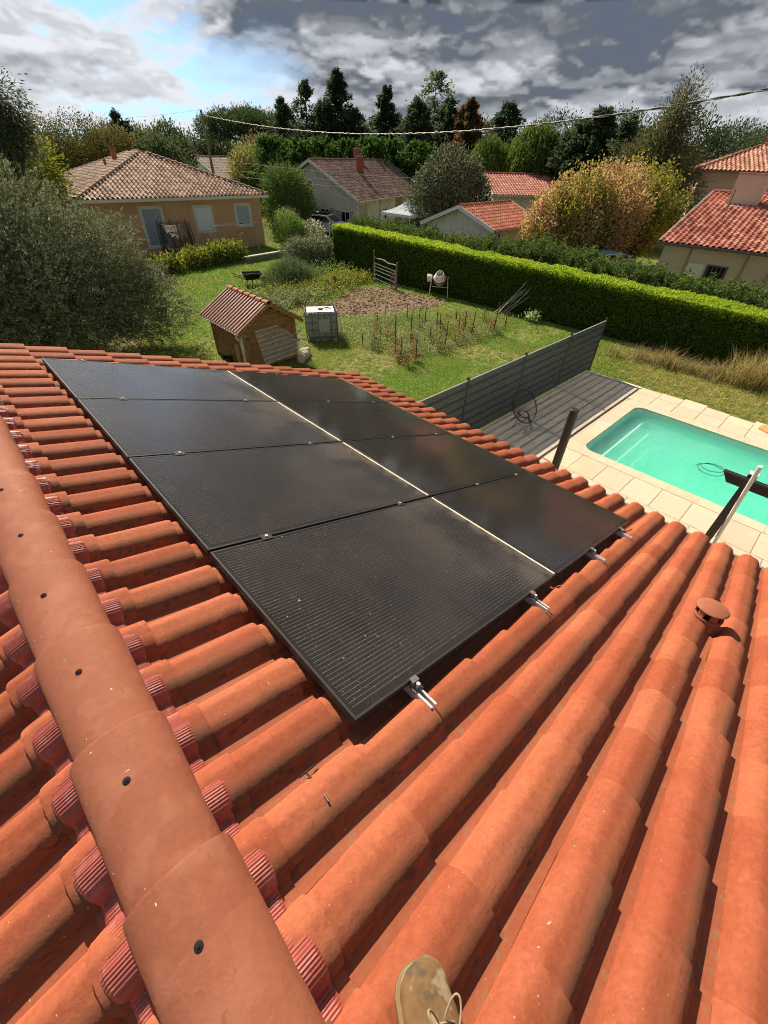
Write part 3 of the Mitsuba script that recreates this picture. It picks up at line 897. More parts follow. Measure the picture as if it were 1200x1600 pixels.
sl = (ZR - ZE) / (hw + ov)
ln = HY1 - HY0
for side in (-1, 1):
    for q in range(9):                                     # boards of the long walls
        z0 = 0.05 + q * 0.155
        part(hk, 'wall_board', MB().beam(hp(side * hw, 0.02, z0 + 0.075), hp(side * hw, ln - 0.02, z0 + 0.075), 0.028, 0.150, bevel=0.004), 'stained_wood')
top = [(-hw, 1.40), (hw, 1.40)]
for yq in (0.0, ln):
    for q in range(12):
        z0 = 0.05 + q * 0.155
        lim = hw - 0.02 if z0 + 0.075 < ZE + ov * sl - 0.08 else max(0.0, (ZR - 0.05 - z0 - 0.1) / sl)
        if lim > 0.08:
            part(hk, 'gable_board', MB().beam(hp(-lim, yq, z0 + 0.075), hp(lim, yq, z0 + 0.075), 0.026, 0.151, bevel=0.004), 'stained_wood')
for sx in (-1, 1):
    for yq in (-0.01, ln + 0.01):
        part(hk, 'corner_post', MB().beam(hp(sx * hw, yq, 0), hp(sx * hw, yq, ZE + ov * sl - 0.06), 0.09, up=(1, 0, 0)), 'stained_wood')
for side in (-1, 1):                                        # ribbed roof sheets
    r = MB()
    nr = 15
    L0, L1 = -0.22, ln + 0.20
    prof = []
    for q in range(nr):
        y = L0 + (L1 - L0) * q / nr
        d = (L1 - L0) / nr
        prof += [(y, 0.0), (y + 0.45 * d, 0.0), (y + 0.55 * d, 0.028), (y + 0.9 * d, 0.028)]
    prof.append((L1, 0.0))
    prof = np.array(prof)
    up_n = unit([side * sl, 0, 1])
    a = np.array([hp(0, y, ZR) + Rh @ (up_n * h) for y, h in prof])
    b = np.array([hp(side * (hw + ov), y, ZE) + Rh @ (up_n * h) for y, h in prof])
    m = len(prof)
    j = np.arange(m - 1)
    q4 = np.stack([j, j + 1, m + j + 1, m + j], 1)
    r.add(np.vstack([a, b]), q4 if side < 0 else q4[:, ::-1])
    r.add(np.vstack([a, b]) - Rh @ (up_n * 0.012), q4)
    part(hk, 'roof_sheet', r, 'satin', rgb=(0.20, 0.085, 0.065))
    for yq in (-0.215, ln + 0.195):
        part(hk, 'barge_board', MB().beam(hp(side * 0.02, yq, ZR - 0.055), hp(side * (hw + ov), yq, ZE - 0.055), 0.025, 0.10), 'stained_wood')
for q in range(7):
    y0 = -0.26 + q * 0.375
    a = np.linspace(0, PI, 11)
    rr = np.array([0.105, 0.098, 0.088])
    yy = np.array([y0, y0 + 0.2, y0 + 0.41])
    V = np.vstack([[hp(R_ * math.cos(t), y_, ZR - 0.035 + R_ * math.sin(t) * 0.8 + 0.012 * (1 - (y_ - y0) / 0.41)) for t in a] for R_, y_ in zip(rr, yy)])
    i, j = np.meshgrid(np.arange(2), np.arange(10), indexing='ij')
    F = np.stack([i * 11 + j, i * 11 + j + 1, (i + 1) * 11 + j + 1, (i + 1) * 11 + j], -1).reshape(-1, 4)
    part(hk, 'ridge_tile', (V, F[:, ::-1]), 'cap_clay', smooth=True)
gt = MB()
a = np.linspace(PI, 2 * PI, 9)
pr = np.array([(0.05 * math.cos(t), 0.05 * math.sin(t)) for t in a])
A = np.array([hp(-(hw + ov) - 0.03 + x, -0.26, ZE - 0.005 + z) for x, z in pr])
B = np.array([hp(-(hw + ov) - 0.03 + x, ln + 0.22, ZE - 0.005 + z) for x, z in pr])
j = np.arange(8)
gt.add(np.vstack([A, B]), np.stack([j, j + 1, 9 + j + 1, 9 + j], 1))
gt.add(A, np.stack([0 * j[1:], j[1:], j[1:] + 1], 1))
gt.tube([hp(-(hw + ov) - 0.03, -0.18, ZE - 0.05), hp(-(hw + ov) - 0.03, -0.18, ZE - 0.16), hp(-(hw + ov) + 0.02, -0.18, ZE - 0.22)], 0.03, 8)
part(hk, 'gutter', gt, 'satin', rgb=(0.42, 0.41, 0.40))
# wire panel leaning on the gable
wk = MB()
A0 = np.array([6.02, 6.92, 0.30]); ex = unit([2.0, 0.42, -0.06]); ey = unit([-0.02, 0.32, 0.95])
for q in range(43):
    p0 = A0 + ex * (q * 0.045)
    wk.tube([p0, p0 + ey * 1.02], 0.0055, 4)
for q in range(8):
    for dq in (-0.012, 0.012):
        p0 = A0 + ey * (0.03 + q * 0.137 + dq)
        wk.tube([p0, p0 + ex * 1.92], 0.0045, 4)
solo('wire_panel', 'grey welded wire panel leaning against the gable of the timber hut', 'wire panel', wk, 'satin', rgb=(0.62, 0.61, 0.58))
rng = np.random.default_rng(15)
for q, (x, y) in enumerate(((7.75, 7.25), (7.45, 7.05), (7.95, 7.5))):
    st = MB().box((x, y, 0.12), (0.34, 0.24, 0.24), rotz(rng.uniform(0, 1)), bevel=0.05)
    solo('stone_block', ('pale rough stone block under the right corner of the wire panel', 'pale rough stone block left of the panel corner stone', 'pale rough stone block right of the panel corner stone')[q], 'stone', st, 'matte', rgb=(0.45, 0.42, 0.37))
bu_ = MB().lathe([(0.0, 0.02), (0.13, 0.02), (0.165, 0.34), (0.175, 0.345), (0.175, 0.36), (0.155, 0.36), (0.125, 0.05), (0.0, 0.05)], (5.35, 8.15, 0), 24)
solo('bucket', 'black plastic bucket standing by the corner of the timber hut', 'bucket', bu_, 'satin', smooth=30, rgb=(0.018, 0.018, 0.019))
for q, (x, y, h, c, s) in enumerate(((5.62, 7.5, 1.05, (0.52, 0.46, 0.36), 'bare pale log post standing before the timber hut'), (5.80, 7.42, 1.02, (0.20, 0.13, 0.08), 'dark brown log post right beside the bare pale log'), (5.50, 7.62, 0.9, (0.26, 0.19, 0.12), 'brown log post left of the bare pale log'))):
    z = np.linspace(0, h, 7)
    lg = MB().tube(np.column_stack([x + 0.02 * np.sin(z * 4 + q), y + 0.02 * np.cos(z * 3), z]), 0.06 + 0.008 * np.sin(z * 9 + q), 10)
    solo('log_post', s, 'post', lg, 'matte', rgb=c)
sk = MB().mesh(trimesh.creation.icosphere(2, 0.12)); sk.v[0] = sk.v[0] * [1.2, 1, 0.9] + meshkit.noise(sk.v[0] * 12)[:, None] * 0.05 + [5.66, 7.5, 1.08]
solo('grey_sack', 'crumpled grey sack draped over the log posts by the hut', 'sack', sk, 'matte', smooth=True, rgb=(0.30, 0.30, 0.29))

# water tank in a cage
tk = thing('water_tank', 'white plastic water tank in a grey metal cage on the lawn', 'water tank')
a0, a1 = np.array([8.80, 8.58, 0]), np.array([9.78, 7.96, 0])
ex = unit(a1 - a0); ey = np.array([-ex[1], ex[0], 0]); TL, TD, TH = 1.16, 0.98, 0.98
Rt = np.stack([ex, ey, [0, 0, 1]], 1)
tc = a0 + ex * TL / 2 + ey * TD / 2
part(tk, 'pallet', MB().box(tc + [0, 0, 0.035], (TL, TD, 0.03), Rt).box(tc + [0, 0, 0.09], (TL, TD, 0.025), Rt), 'satin', rgb=(0.28, 0.28, 0.28))
bt = MB().box(tc + [0, 0, 0.10 + 0.43], (TL - 0.05, TD - 0.05, 0.86), Rt, bevel=0.07)
part(tk, 'bottle', bt, 'satin', smooth=40, rgb=(0.25, 0.285, 0.305))  # white plastic made grey-blue, the shade of its side painted in
part(tk, 'top_cover', MB().box(tc + [0, 0, 0.985], (TL - 0.14, TD - 0.14, 0.03), Rt, bevel=0.012), 'satin', rgb=(0.78, 0.78, 0.76))
part(tk, 'lid', MB().lathe([(0.0, 0.05), (0.085, 0.05), (0.09, 0.0)], tc + [0, 0, 0.995], 20), 'satin', smooth=30, rgb=(0.05, 0.03, 0.03))
part(tk, 'hose_fitting', MB().tube([tc + [0.05, 0.0, 1.03], tc + [0.16, -0.12, 1.06], tc + [0.28, -0.05, 1.04], tc + [0.33, -0.22, 1.03]], 0.02, 8), 'satin', rgb=(0.06, 0.035, 0.03))
cage = []
for z in (0.14, 0.40, 0.66, 0.92, 1.03):
    c4 = [tc + ex * sx * TL / 2 + ey * sy * TD / 2 + [0, 0, z] for sx, sy in ((-1, -1), (1, -1), (1, 1), (-1, 1), (-1, -1))]
    part(tk, 'cage_bar', MB().tube(c4, 0.015, 6), 'satin', rgb=(0.15, 0.16, 0.18))
for q in range(6):
    for sy in (-1, 1):
        p0 = tc + ex * (q / 5 - 0.5) * TL + ey * sy * TD / 2
        part(tk, 'cage_bar', MB().tube([p0 + [0, 0, 0.1], p0 + [0, 0, 1.03]], 0.014, 6), 'satin', rgb=(0.14, 0.15, 0.17))
for q in range(1, 5):
    for sx in (-1, 1):
        p0 = tc + ex * sx * TL / 2 + ey * (q / 5 - 0.5) * TD
        part(tk, 'cage_bar', MB().tube([p0 + [0, 0, 0.1], p0 + [0, 0, 1.03]], 0.014, 6), 'satin', rgb=(0.14, 0.15, 0.17))
part(tk, 'name_plate', MB().box(a0 + ex * 0.66 + [0, 0, 0.56] - ey * 0.014, (0.40, 0.006, 0.46), Rt), 'satin', rgb=(0.33, 0.37, 0.36))
for q, dx in enumerate((0.28, 0.48, 0.82)):
    part(tk, 'pallet_foot', MB().box(a0 + ex * (0.06 + dx * 1.2) + ey * 0.05 + [0, 0, 0.03], (0.1, 0.1, 0.06), Rt), 'satin', rgb=(0.55, 0.55, 0.53))
solo('garden_hose', 'thin pale hose hanging from the caged water tank to the grass', 'hose', MB().tube([tc + ex * 0.60 + [0, 0, 0.95], tc + ex * 0.70 + [0, 0, 0.75], tc + ex * 0.78 - ey * 0.1 + [0, 0, 0.3], tc + ex * 0.80 - ey * 0.2 + [0, 0, 0.02]], 0.012, 6), 'satin', rgb=(0.55, 0.56, 0.52))
wc = MB().lathe([(0.0, 0.0), (0.13, 0.0), (0.12, 0.26), (0.06, 0.3), (0.0, 0.3)], (8.62, 9.25, 0.05), 16).tube([(8.74, 9.2, 0.1), (8.9, 9.1, 0.3)], 0.02, 6)
solo('watering_can', 'small blue watering can lying between the hut and the caged tank', 'watering can', wc, 'satin', smooth=30, rgb=(0.05, 0.25, 0.38))
gk = MB().box((8.05, 7.85, 0.06), (0.30, 0.18, 0.10), rotz(0.6), bevel=0.04)
solo('plastic_tub', 'pale grey upturned tub in the grass left of the caged tank', 'tub', gk, 'satin', smooth=40, rgb=(0.40, 0.45, 0.46))

# wheelbarrow
wb = thing('wheelbarrow', 'black wheelbarrow standing on the grass beyond the timber hut', 'wheelbarrow')
bx, by = 11.75, 17.7
fwd = unit([0.9, -0.35, 0]); sd_ = np.array([-fwd[1], fwd[0], 0])
tray = MB()
lo_ = [(-.32, -.20), (.35, -.16), (.35, .16), (-.32, .20)]
hi_ = [(-.48, -.34), (.55, -.30), (.55, .30), (-.48, .34)]
P = [np.array([bx, by, 0.30]) + fwd * a + sd_ * b for a, b in lo_] + [np.array([bx, by, 0.58]) + fwd * a + sd_ * b for a, b in hi_]
tray.add(np.array(P), [[0, 1, 2, 3], [0, 4, 5, 1], [1, 5, 6, 2], [2, 6, 7, 3], [3, 7, 4, 0]])
part(wb, 'tray', tray, 'satin', rgb=(0.025, 0.025, 0.027))
part(wb, 'tray_rim', MB().tube(P[4:] + [P[4]], 0.015, 6), 'satin', rgb=(0.42, 0.42, 0.42))
for s in (-1, 1):
    part(wb, 'handle', MB().tube([np.array([bx, by, 0.26]) + fwd * 0.75 + sd_ * 0.06 * s, np.array([bx, by, 0.30]) - fwd * 0.3 + sd_ * 0.26 * s, np.array([bx, by, 0.55]) - fwd * 0.95 + sd_ * 0.30 * s], 0.018, 6), 'satin', rgb=(0.05, 0.05, 0.05))
    part(wb, 'leg', MB().tube([np.array([bx, by, 0.3]) - fwd * 0.25 + sd_ * 0.22 * s, np.array([bx, by, 0.0]) - fwd * 0.32 + sd_ * 0.22 * s], 0.016, 6), 'satin', rgb=(0.05, 0.05, 0.05))
Rw_ = np.stack([fwd, np.array([0, 0, 1.0]), sd_], 1)
part(wb, 'wheel', MB().lathe([(0.05, -0.05), (0.18, -0.05), (0.2, -0.02), (0.2, 0.02), (0.18, 0.05), (0.05, 0.05)], np.array([bx, by, 0.2]) + fwd * 0.72, 20, R=Rw_), 'satin', smooth=30, rgb=(0.02, 0.02, 0.02))
solo('clay_urn', 'narrow reddish clay urn among the yellow green weeds', 'urn', MB().lathe([(0.0, 0.0), (0.10, 0.0), (0.17, 0.18), (0.13, 0.38), (0.07, 0.5), (0.11, 0.56), (0.09, 0.56), (0.05, 0.5), (0.0, 0.5)], (14.8, 14.5, 0), 20), 'matte', smooth=30, rgb=(0.30, 0.085, 0.045))
solo('clay_jar', 'dark broken clay jar beside the narrow reddish urn', 'jar', MB().lathe([(0.0, 0.0), (0.12, 0.0), (0.16, 0.2), (0.12, 0.34), (0.10, 0.34), (0.0, 0.1)], (14.45, 14.75, 0), 20), 'matte', smooth=30, rgb=(0.16, 0.05, 0.035))

# stakes
stakes = [(10.4, 5.46, 1.38), (11.73, 5.98, 1.12), (13.97, 7.61, .58), (13.45, 6.83, .79), (13.76, 6.44, .8), (13.37, 5.92, .81), (12.39, 4.83, .95), (14.14, 5.57, .64), (14.5, 5.55, .80), (14.21, 4.97, .95), (15.68, 5.46, .68), (15.27, 4.64, 1.15), (16.01, 4.6, .66), (11.11, 6.99, .5), (9.96, 4.78, .9), (10.37, 4.43, .88), (12.32, 5.49, .6), (13.48, 7.85, .75), (15.13, 6.51, .5), (12.16, 8.32, .45), (10.07, 6.87, .45)]
for x, y, h in stakes:
    l = rng.normal(0, 0.03, 2)
    z = np.linspace(-0.05, h, 4)
    solo('wooden_stake', 'thin dark wooden stake standing among the dried vegetable plants', 'stake', MB().tube(np.column_stack([x + l[0] * z, y + l[1] * z, z]), [0.026, 0.024, 0.022, 0.016], 6), 'matte', rgb=np.array((0.15, 0.095, 0.055)) * rng.uniform(0.7, 1.3), group='stakes in the vegetable plot')

# field gate
gk = thing('field_gate', 'pale barred gate standing alone between two posts before the clipped hedge', 'gate')
g0, g1 = np.array([17.44, 14.3, 0]), np.array([16.92, 12.0, 0])
for q, (p0, h) in enumerate(((g0, 1.50), (g1, 1.32))):
    part(gk, 'post', MB().tube([p0, p0 + [0, 0, h]], 0.05, 8), 'matte', rgb=(0.17, 0.13, 0.10))
gd = unit(g1 - g0)
for q, z in enumerate((0.20, 0.42, 0.62, 0.78, 0.93)):
    part(gk, 'bar', MB().tube([g0 + gd * 0.10 + [0, 0, z], g1 - gd * 0.10 + [0, 0, z - 0.03]], 0.022, 6), 'satin', rgb=(0.62, 0.60, 0.55))
for p0 in (g0 + gd * 0.1, g1 - gd * 0.1):
    part(gk, 'stile', MB().tube([p0 + [0, 0, 0.15], p0 + [0, 0, 0.98]], 0.024, 6), 'satin', rgb=(0.62, 0.60, 0.55))
wv = [g0 + gd * s + [0, 0, 1.22 - 0.03 * math.sin(s * 5) - 0.03 * s] for s in np.linspace(0, 2.3, 9)]
part(gk, 'rail', MB().tube(wv, 0.03, 6), 'matte', rgb=(0.30, 0.25, 0.19))
vv = MB()
for q in range(9):
    t0 = g1 + gd * rng.uniform(-0.6, -0.1)
    vv.tube([t0 + [0, 0, 0], t0 + [rng.normal(0, .1), rng.normal(0, .1), .4], t0 + [rng.normal(0, .15), rng.normal(0, .2), .85]], 0.012, 5)
solo('dry_vine', 'dry twisted vine stems climbing the right post of the pale gate', 'vine', vv, 'matte', rgb=(0.16, 0.12, 0.09))

# cement mixer
mk = thing('cement_mixer', 'white cement mixer on a stand in front of the clipped hedge', 'cement mixer')
mc = np.array([17.95, 9.95, 0.80])
axm = unit([-0.42, -0.28, 0.70]); exm = unit(np.cross([0, 0, 1], axm)); Rm = np.stack([exm, np.cross(axm, exm), axm], 1)
part(mk, 'drum', MB().lathe([(0.0, -0.30), (0.17, -0.29), (0.30, -0.12), (0.31, 0.02)], mc, 24, R=Rm), 'satin', smooth=35, rgb=(0.62, 0.60, 0.55))
part(mk, 'drum_top', MB().lathe([(0.31, 0.02), (0.30, 0.06), (0.19, 0.32), (0.17, 0.32), (0.28, 0.05)], mc, 24, R=Rm), 'satin', smooth=35, rgb=(0.80, 0.80, 0.78))
part(mk, 'drum_ring', MB().lathe([(0.315, -0.02), (0.345, -0.01), (0.345, 0.03), (0.315, 0.04)], mc, 24, R=Rm), 'satin', rgb=(0.30, 0.05, 0.04))
ds = unit(np.cross(axm, [0, 0, 1]))
for s in (-1, 1):
    p0 = mc + ds * 0.40 * s
    part(mk, 'leg', MB().tube([p0 + [0, 0, 0.1], p0 + ds * 0.08 * s + [0.24, 0.20, -0.80]], 0.024, 6).tube([p0, p0 + ds * 0.08 * s + [-0.24, -0.20, -0.80]], 0.024, 6), 'satin', rgb=(0.64, 0.62, 0.58))
part(mk, 'cross_bar', MB().tube([mc + ds * 0.42 + [0.12, 0, -0.4], mc - ds * 0.42 + [0.12, 0, -0.4]], 0.022, 6), 'satin', rgb=(0.64, 0.62, 0.58))
part(mk, 'motor_box', MB().box(mc + ds * 0.52 + [0, 0, 0.0], (0.24, 0.20, 0.34), Rm, bevel=0.03), 'satin', smooth=40, rgb=(0.78, 0.78, 0.76))
for q in range(9):
    y = 5.45 + 0.055 * q + rng.normal(0, 0.02)
    a_ = np.array([17.75 + rng.normal(0, 0.12), y + 0.30 + 0.03 * q, 0.0]); b_ = np.array([18.42, y - 0.35 + rng.normal(0, 0.06), 1.15 + rng.uniform(-0.35, 0.25)])
    solo('garden_pole', 'grey weathered pole in the bundle leaning on the clipped hedge', 'pole', MB().beam(a_, b_, 0.035, 0.022), 'matte', rgb=np.array((0.34, 0.31, 0.27)) * rng.uniform(0.75, 1.2), group='poles leaning on the hedge')

# ------------------------------------------------------------------ the boot on the tiles, and a snapped cable tie
def boot():
    # sections along the foot from toe to heel: (distance from the toe, half width, sole height, top height)
    o = roof_point(5.152, -0.285, -0.052)
    fx = unit(roof_point(5.165 + 0.30, -0.272 - 0.13, 0) - roof_point(5.165, -0.272, 0))     # toe to heel
    up = unit([0.16, 0.02, 1.0])
    fx = unit(fx - np.dot(fx, up) * up)
    sx = np.cross(up, fx)
    k = thing('work_boot', 'dusty tan suede work boot with pale laces standing on the roof tiles', 'boot')
    secs = [(0.000, 0.022, 0.026, 0.042), (0.005, 0.037, 0.020, 0.056), (0.015, 0.048, 0.018, 0.070), (0.036, 0.057, 0.018, 0.082), (0.075, 0.0594, 0.018, 0.088), (0.115, 0.0594, 0.018, 0.096),
            (0.145, 0.0560, 0.018, 0.112), (0.175, 0.0526, 0.018, 0.135), (0.205, 0.0493, 0.018, 0.165), (0.235, 0.0470, 0.018, 0.20), (0.265, 0.0448, 0.018, 0.22), (0.292, 0.0336, 0.018, 0.22), (0.302, 0.0134, 0.020, 0.21)]
    na = 22
    V = []
    for i, (d, w_, z0, z1) in enumerate(secs):
        a = np.linspace(0, 2 * PI, na, endpoint=False)
        ca, sa = np.cos(a), np.sin(a)
        ww = w_ * np.sign(ca) * np.abs(ca) ** 0.8
        hz_ = (z0 + z1) / 2 + (z1 - z0) / 2 * np.sign(sa) * np.abs(sa) ** 0.75
        wr = 1 - 0.30 * np.clip((hz_ - 0.08) / 0.14, 0, 1)
        bend = 0.010 * math.sin(d / 0.3 * PI)
        P = o + fx * d + np.outer(ww * wr - bend, sx) + np.outer(hz_, up)
        V.append(P)
    V = np.vstack(V)
    i, j = np.meshgrid(np.arange(len(secs) - 1), np.arange(na), indexing='ij')
    F = np.stack([i * na + j, i * na + (j + 1) % na, (i + 1) * na + (j + 1) % na, (i + 1) * na + j], -1).reshape(-1, 4)
    m = trimesh.Trimesh(V, np.vstack([F[:, [0, 1, 2]], F[:, [0, 2, 3]]]), process=True)
    trimesh.repair.fix_normals(m)
    m = m.subdivide_loop(2)
    vv = np.array(m.vertices)
    vv = vv + np.array(m.vertex_normals) * ((meshkit.fbm(vv * 60, 3) - 0.5) * 0.005 + (meshkit.fbm(vv * 18, 2, 5) - 0.5) * 0.011)[:, None]
    part(k, 'upper', (vv, np.array(m.faces)), 'suede', smooth=True)
    sole = []
    for i, (d, w_, z0, z1) in enumerate(secs):
        sole.append((d - 0.006 if i == 0 else d, w_ + 0.0075))
    left = [(d, w_ - 0.010 * math.sin(d / 0.3 * PI)) for d, w_ in sole]
    right = [(d, -w_ - 0.010 * math.sin(d / 0.3 * PI)) for d, w_ in sole]
    pg_ = Polygon(left + right[::-1]).buffer(0.006).buffer(-0.006).simplify(0.0006)
    for nm, z0, z1, grow, c in (('sole', 0.0, 0.016, 0.0, (0.10, 0.085, 0.07)), ('welt', 0.016, 0.026, -0.001, (0.25, 0.18, 0.10))):
        mm = trimesh.creation.extrude_polygon(pg_.buffer(grow), z1 - z0, engine='earcut')
        q = np.array(mm.vertices)
        part(k, nm, (o + np.outer(q[:, 0], fx) + np.outer(q[:, 1], sx) + np.outer(q[:, 2] + z0, up), np.array(mm.faces)), 'matte', rgb=c)
    at_ = lambda d, s_, z: o + fx * d + sx * s_ + up * z
    tongue = MB().add([at_(0.118, -0.026, 0.098), at_(0.118, 0.02, 0.099), at_(0.20, 0.022, 0.170), at_(0.20, -0.028, 0.170)], [[0, 1, 2, 3]])
    part(k, 'tongue', tongue, 'suede')
    lace = lambda pts: MB().tube(np.array([at_(*p) for p in pts]), 0.0022, 7)
    for i in range(5):
        d = 0.100 + i * 0.019
        z = float(np.interp(d, [s_[0] for s_ in secs], [s_[3] for s_ in secs])) + 0.003
        part(k, 'lace', lace([(d, -0.034, z - 0.006), (d + 0.006, -0.015, z + 0.005), (d + 0.010, 0.010, z + 0.005), (d + 0.016, 0.028, z - 0.004)]), 'matte', rgb=(0.30, 0.24, 0.16))
    t = np.linspace(0, 1, 18)
    for sgn, L_ in ((1, 0.044), (-1, 0.032)):
        pts = [(0.104 - 0.034 * math.sin(PI * q) + 0.03 * q, sgn * (0.008 + L_ * math.sin(PI * q * 0.92) * (0.45 + 0.55 * q)), 0.106 + 0.030 * math.sin(PI * q) + 0.02 * q) for q in t]
        part(k, 'lace_loop', lace(pts), 'matte', rgb=(0.34, 0.28, 0.19))


def _suede(p, n, uv):
    a = fbm(p.x * 22, p.y * 22, p.z * 22, 4)
    b = fbm(p.x * 120, p.y * 120, p.z * 120, 3)
    c = mix([0.125, 0.074, 0.037], [0.22, 0.142, 0.074], a)
    c = mix(c, [0.085, 0.07, 0.055], 0.8 * smoothstep(0.50, 0.66, fbm(p.x * 26 + 4, p.y * 26, p.z * 26, 4)))
    c = mix(c, [0.36, 0.31, 0.22], 0.5 * smoothstep(0.58, 0.7, fbm(p.x * 34 + 9, p.y * 34, p.z * 34, 3)))
    return c * (0.8 + 0.4 * b)


scene['suede'] = principled(mikit.proc(_suede), 0.95, 0.1, sheen=0.5, bump=mikit.proc(lambda p, n, uv: fbm(p.x * 200, p.y * 200, p.z * 200, 3)), scale=0.0006)
boot()
ct = MB()
a_, b_, c_ = roof_point(4.64, -0.295, -0.075), roof_point(4.74, -0.235, -0.045), roof_point(4.715, -0.17, -0.052)
ct.tube([roof_point(4.605, -0.235, -0.09), roof_point(4.60, -0.16, -0.10)], 0.0035, 6)
ct.tube([roof_point(4.60, -0.205, -0.10), roof_point(4.665, -0.215, -0.058), roof_point(4.735, -0.225, -0.045)], 0.0035, 6)
solo('cable_tie', 'two snapped black cable ends lying on a roof tile near the ridge', 'cable tie', ct, 'satin', rgb=(0.02, 0.02, 0.022))

# ================================================================== neighbours' houses


def tile_field(o, e, s, L, tmax, pitch, row, cols, rng, hgt=0.075, tmin=0.0, seg=8):
    """rolls of tiles over a roof slope: o corner, e along the eave, s up the slope, tmax(x) the slope's length at x; returns a list of single tiles (v, f, rgb)"""
    e, s, o = np.asarray(e, float), np.asarray(s, float), np.asarray(o, float)
    n = np.cross(e, s)
    n = n if n[2] > 0 else -n
    ncol = max(1, int(round(L / pitch)))
    pitch = L / ncol
    a = np.linspace(0, 1, seg)
    prof = np.where(a < 0.66, np.sin(np.clip(a / 0.66, 0, 1) * PI) ** 0.8, 0.0) * hgt
    out = []
    for i in range(ncol):
        x = (i + a) * pitch
        tm = np.array([tmax(min(max(q, 0.0), L)) for q in x])
        nr = int(math.ceil(tm.max() / row))
        for r in range(nr):
            t0, t1 = r * row - 0.02, min((r + 1) * row, tm.max())
            ta, tb = np.minimum(t0, tm), np.minimum(t1, tm)
            if (tb - ta).max() < 0.03:
                continue
            jit = rng.normal(0, 0.004)
            A = o + x[:, None] * e + ta[:, None] * s + (prof + 0.022 + jit)[:, None] * n
            B = o + x[:, None] * e + tb[:, None] * s + (prof * 0.92 + 0.0)[:, None] * n
            Z = A - 0.022 * n
            j = np.arange(seg - 1)
            f = np.vstack([np.stack([j, j + 1, seg + j + 1, seg + j], 1), np.stack([2 * seg + j, 2 * seg + j + 1, j + 1, j], 1)])
            c = np.asarray(cols[rng.integers(len(cols))]) * rng.uniform(0.86, 1.14)
            out.append((np.vstack([A, B, Z]), f, c))
    return out


def add_tiles(parent, name, tiles_, single=0):
    tiles_ = sorted(tiles_, key=lambda t: np.linalg.norm(t[0].mean(0) - EYE))
    for v, f, c in tiles_[:single]:
        part(parent, name, MB().add(v, f, c), 'tile_paint', smooth=False)
    if tiles_[single:]:
        m = MB()
        for v, f, c in tiles_[single:]:
            m.add(v, f, c)
        part(parent, name + '_field', m, 'tile_paint', kind='stuff')


PAINTS.add('tile_paint')
scene['tile_paint'] = principled(VC, 0.7, 0.3)


def _render(base, base2, streak=0.25):
    def fn(p, n, uv):
        a = fbm(p.x * 0.7, p.y * 0.7, p.z * 0.7, 4)
        b = fbm(p.x * 25, p.y * 25, p.z * 25, 2)
        c = mix(base, base2, smoothstep(0.3, 0.7, a)) * (0.93 + 0.14 * b)
        s = smoothstep(0.55, 0.75, fbm(p.x * 3.1, p.y * 3.1, p.z * 0.35, 3)) * streak
        return c * (1 - 0.4 * s)
    return mikit.proc(fn)


scene['tan_render'] = principled(_render([0.60, 0.36, 0.215], [0.66, 0.41, 0.25]), 0.9, 0.15)
scene['white_render'] = principled(_render([0.62, 0.585, 0.53], [0.70, 0.66, 0.60]), 0.9, 0.15)
scene['cream_render'] = principled(_render([0.56, 0.44, 0.34], [0.62, 0.50, 0.39]), 0.9, 0.15)
scene['dark_glass'] = principled(rgb(0.012, 0.014, 0.017), 0.06, 0.6)


def wall_box(parent, c0, e, n, L, W, z0, z1, bsdf, openings=()):
    """four walls as one mesh; c0 the front left corner, e along the front, n into the house"""
    m = MB()
    q = [c0, c0 + L * e, c0 + L * e + W * n, c0 + W * n]
    m.add([[p[0], p[1], z0] for p in q] + [[p[0], p[1], z1] for p in q], [[0, 1, 5, 4], [1, 2, 6, 5], [2, 3, 7, 6], [3, 0, 4, 7], [4, 5, 6, 7]])
    return part(parent, 'wall', m, bsdf)


def window(parent, c, e, n, w, h, frame=(0.72, 0.70, 0.66), shutter=None, surround=None, bars=1, down=0.0):
    """a window on a wall: c its centre on the wall, e along the wall, n outwards"""
    R = np.stack([e, n, [0, 0, 1]], 1)
    c = np.asarray(c, float)
    fr = MB()
    if surround is not None:
        s = MB()
        b = 0.15
        for sx in (-1, 1):
            s.box(c + e * sx * (w / 2 + b / 2) + n * 0.012, (b, 0.05, h + 2 * b), R)
        for sz in (-1, 1):
            s.box(c + [0, 0, sz * (h / 2 + b / 2)] + n * 0.010, (w, 0.05, b), R)
        sk_ = part(parent, 'window_surround', s, 'matte', rgb=surround)
    b = 0.055
    for sx in (-1, 1):
        fr.box(c + e * sx * (w / 2 - b / 2) + n * 0.004, (b, 0.045, h), R)
    for sz in (-1, 1):
        fr.box(c + [0, 0, sz * (h / 2 - b / 2)] + n * 0.003, (w - 2 * b, 0.043, b), R)
    for q in range(bars):
        fr.box(c + e * ((q + 1) / (bars + 1) - 0.5) * w + n * 0.002, (b * 1.3, 0.041, h - 2 * b), R)
    wk_ = part(parent, 'window', fr, 'satin', rgb=frame)
    part(parent, wk_.split('__')[-1] + '__pane', MB().box(c - n * 0.002, (w - 2 * b, 0.02, h - 2 * b), R), 'dark_glass')
    if down > 0:
        m = MB()
        k = int(h * down / 0.055)
        for q in range(k):
            m.box(c + [0, 0, h / 2 - 0.03 - q * 0.055] + n * 0.028, (w - 0.04, 0.014, 0.051), R)
        part(parent, wk_.split('__')[-1] + '__roller_shutter', m, 'satin', rgb=shutter or (0.70, 0.71, 0.72), kind='stuff')
    elif shutter is not None:
        for sx in (-1, 1):
            part(parent, 'shutter', MB().box(c + e * sx * (w / 2 + w * 0.30) + n * 0.035, (w * 0.52, 0.04, h + 0.06), R), 'satin', rgb=shutter)
    return wk_


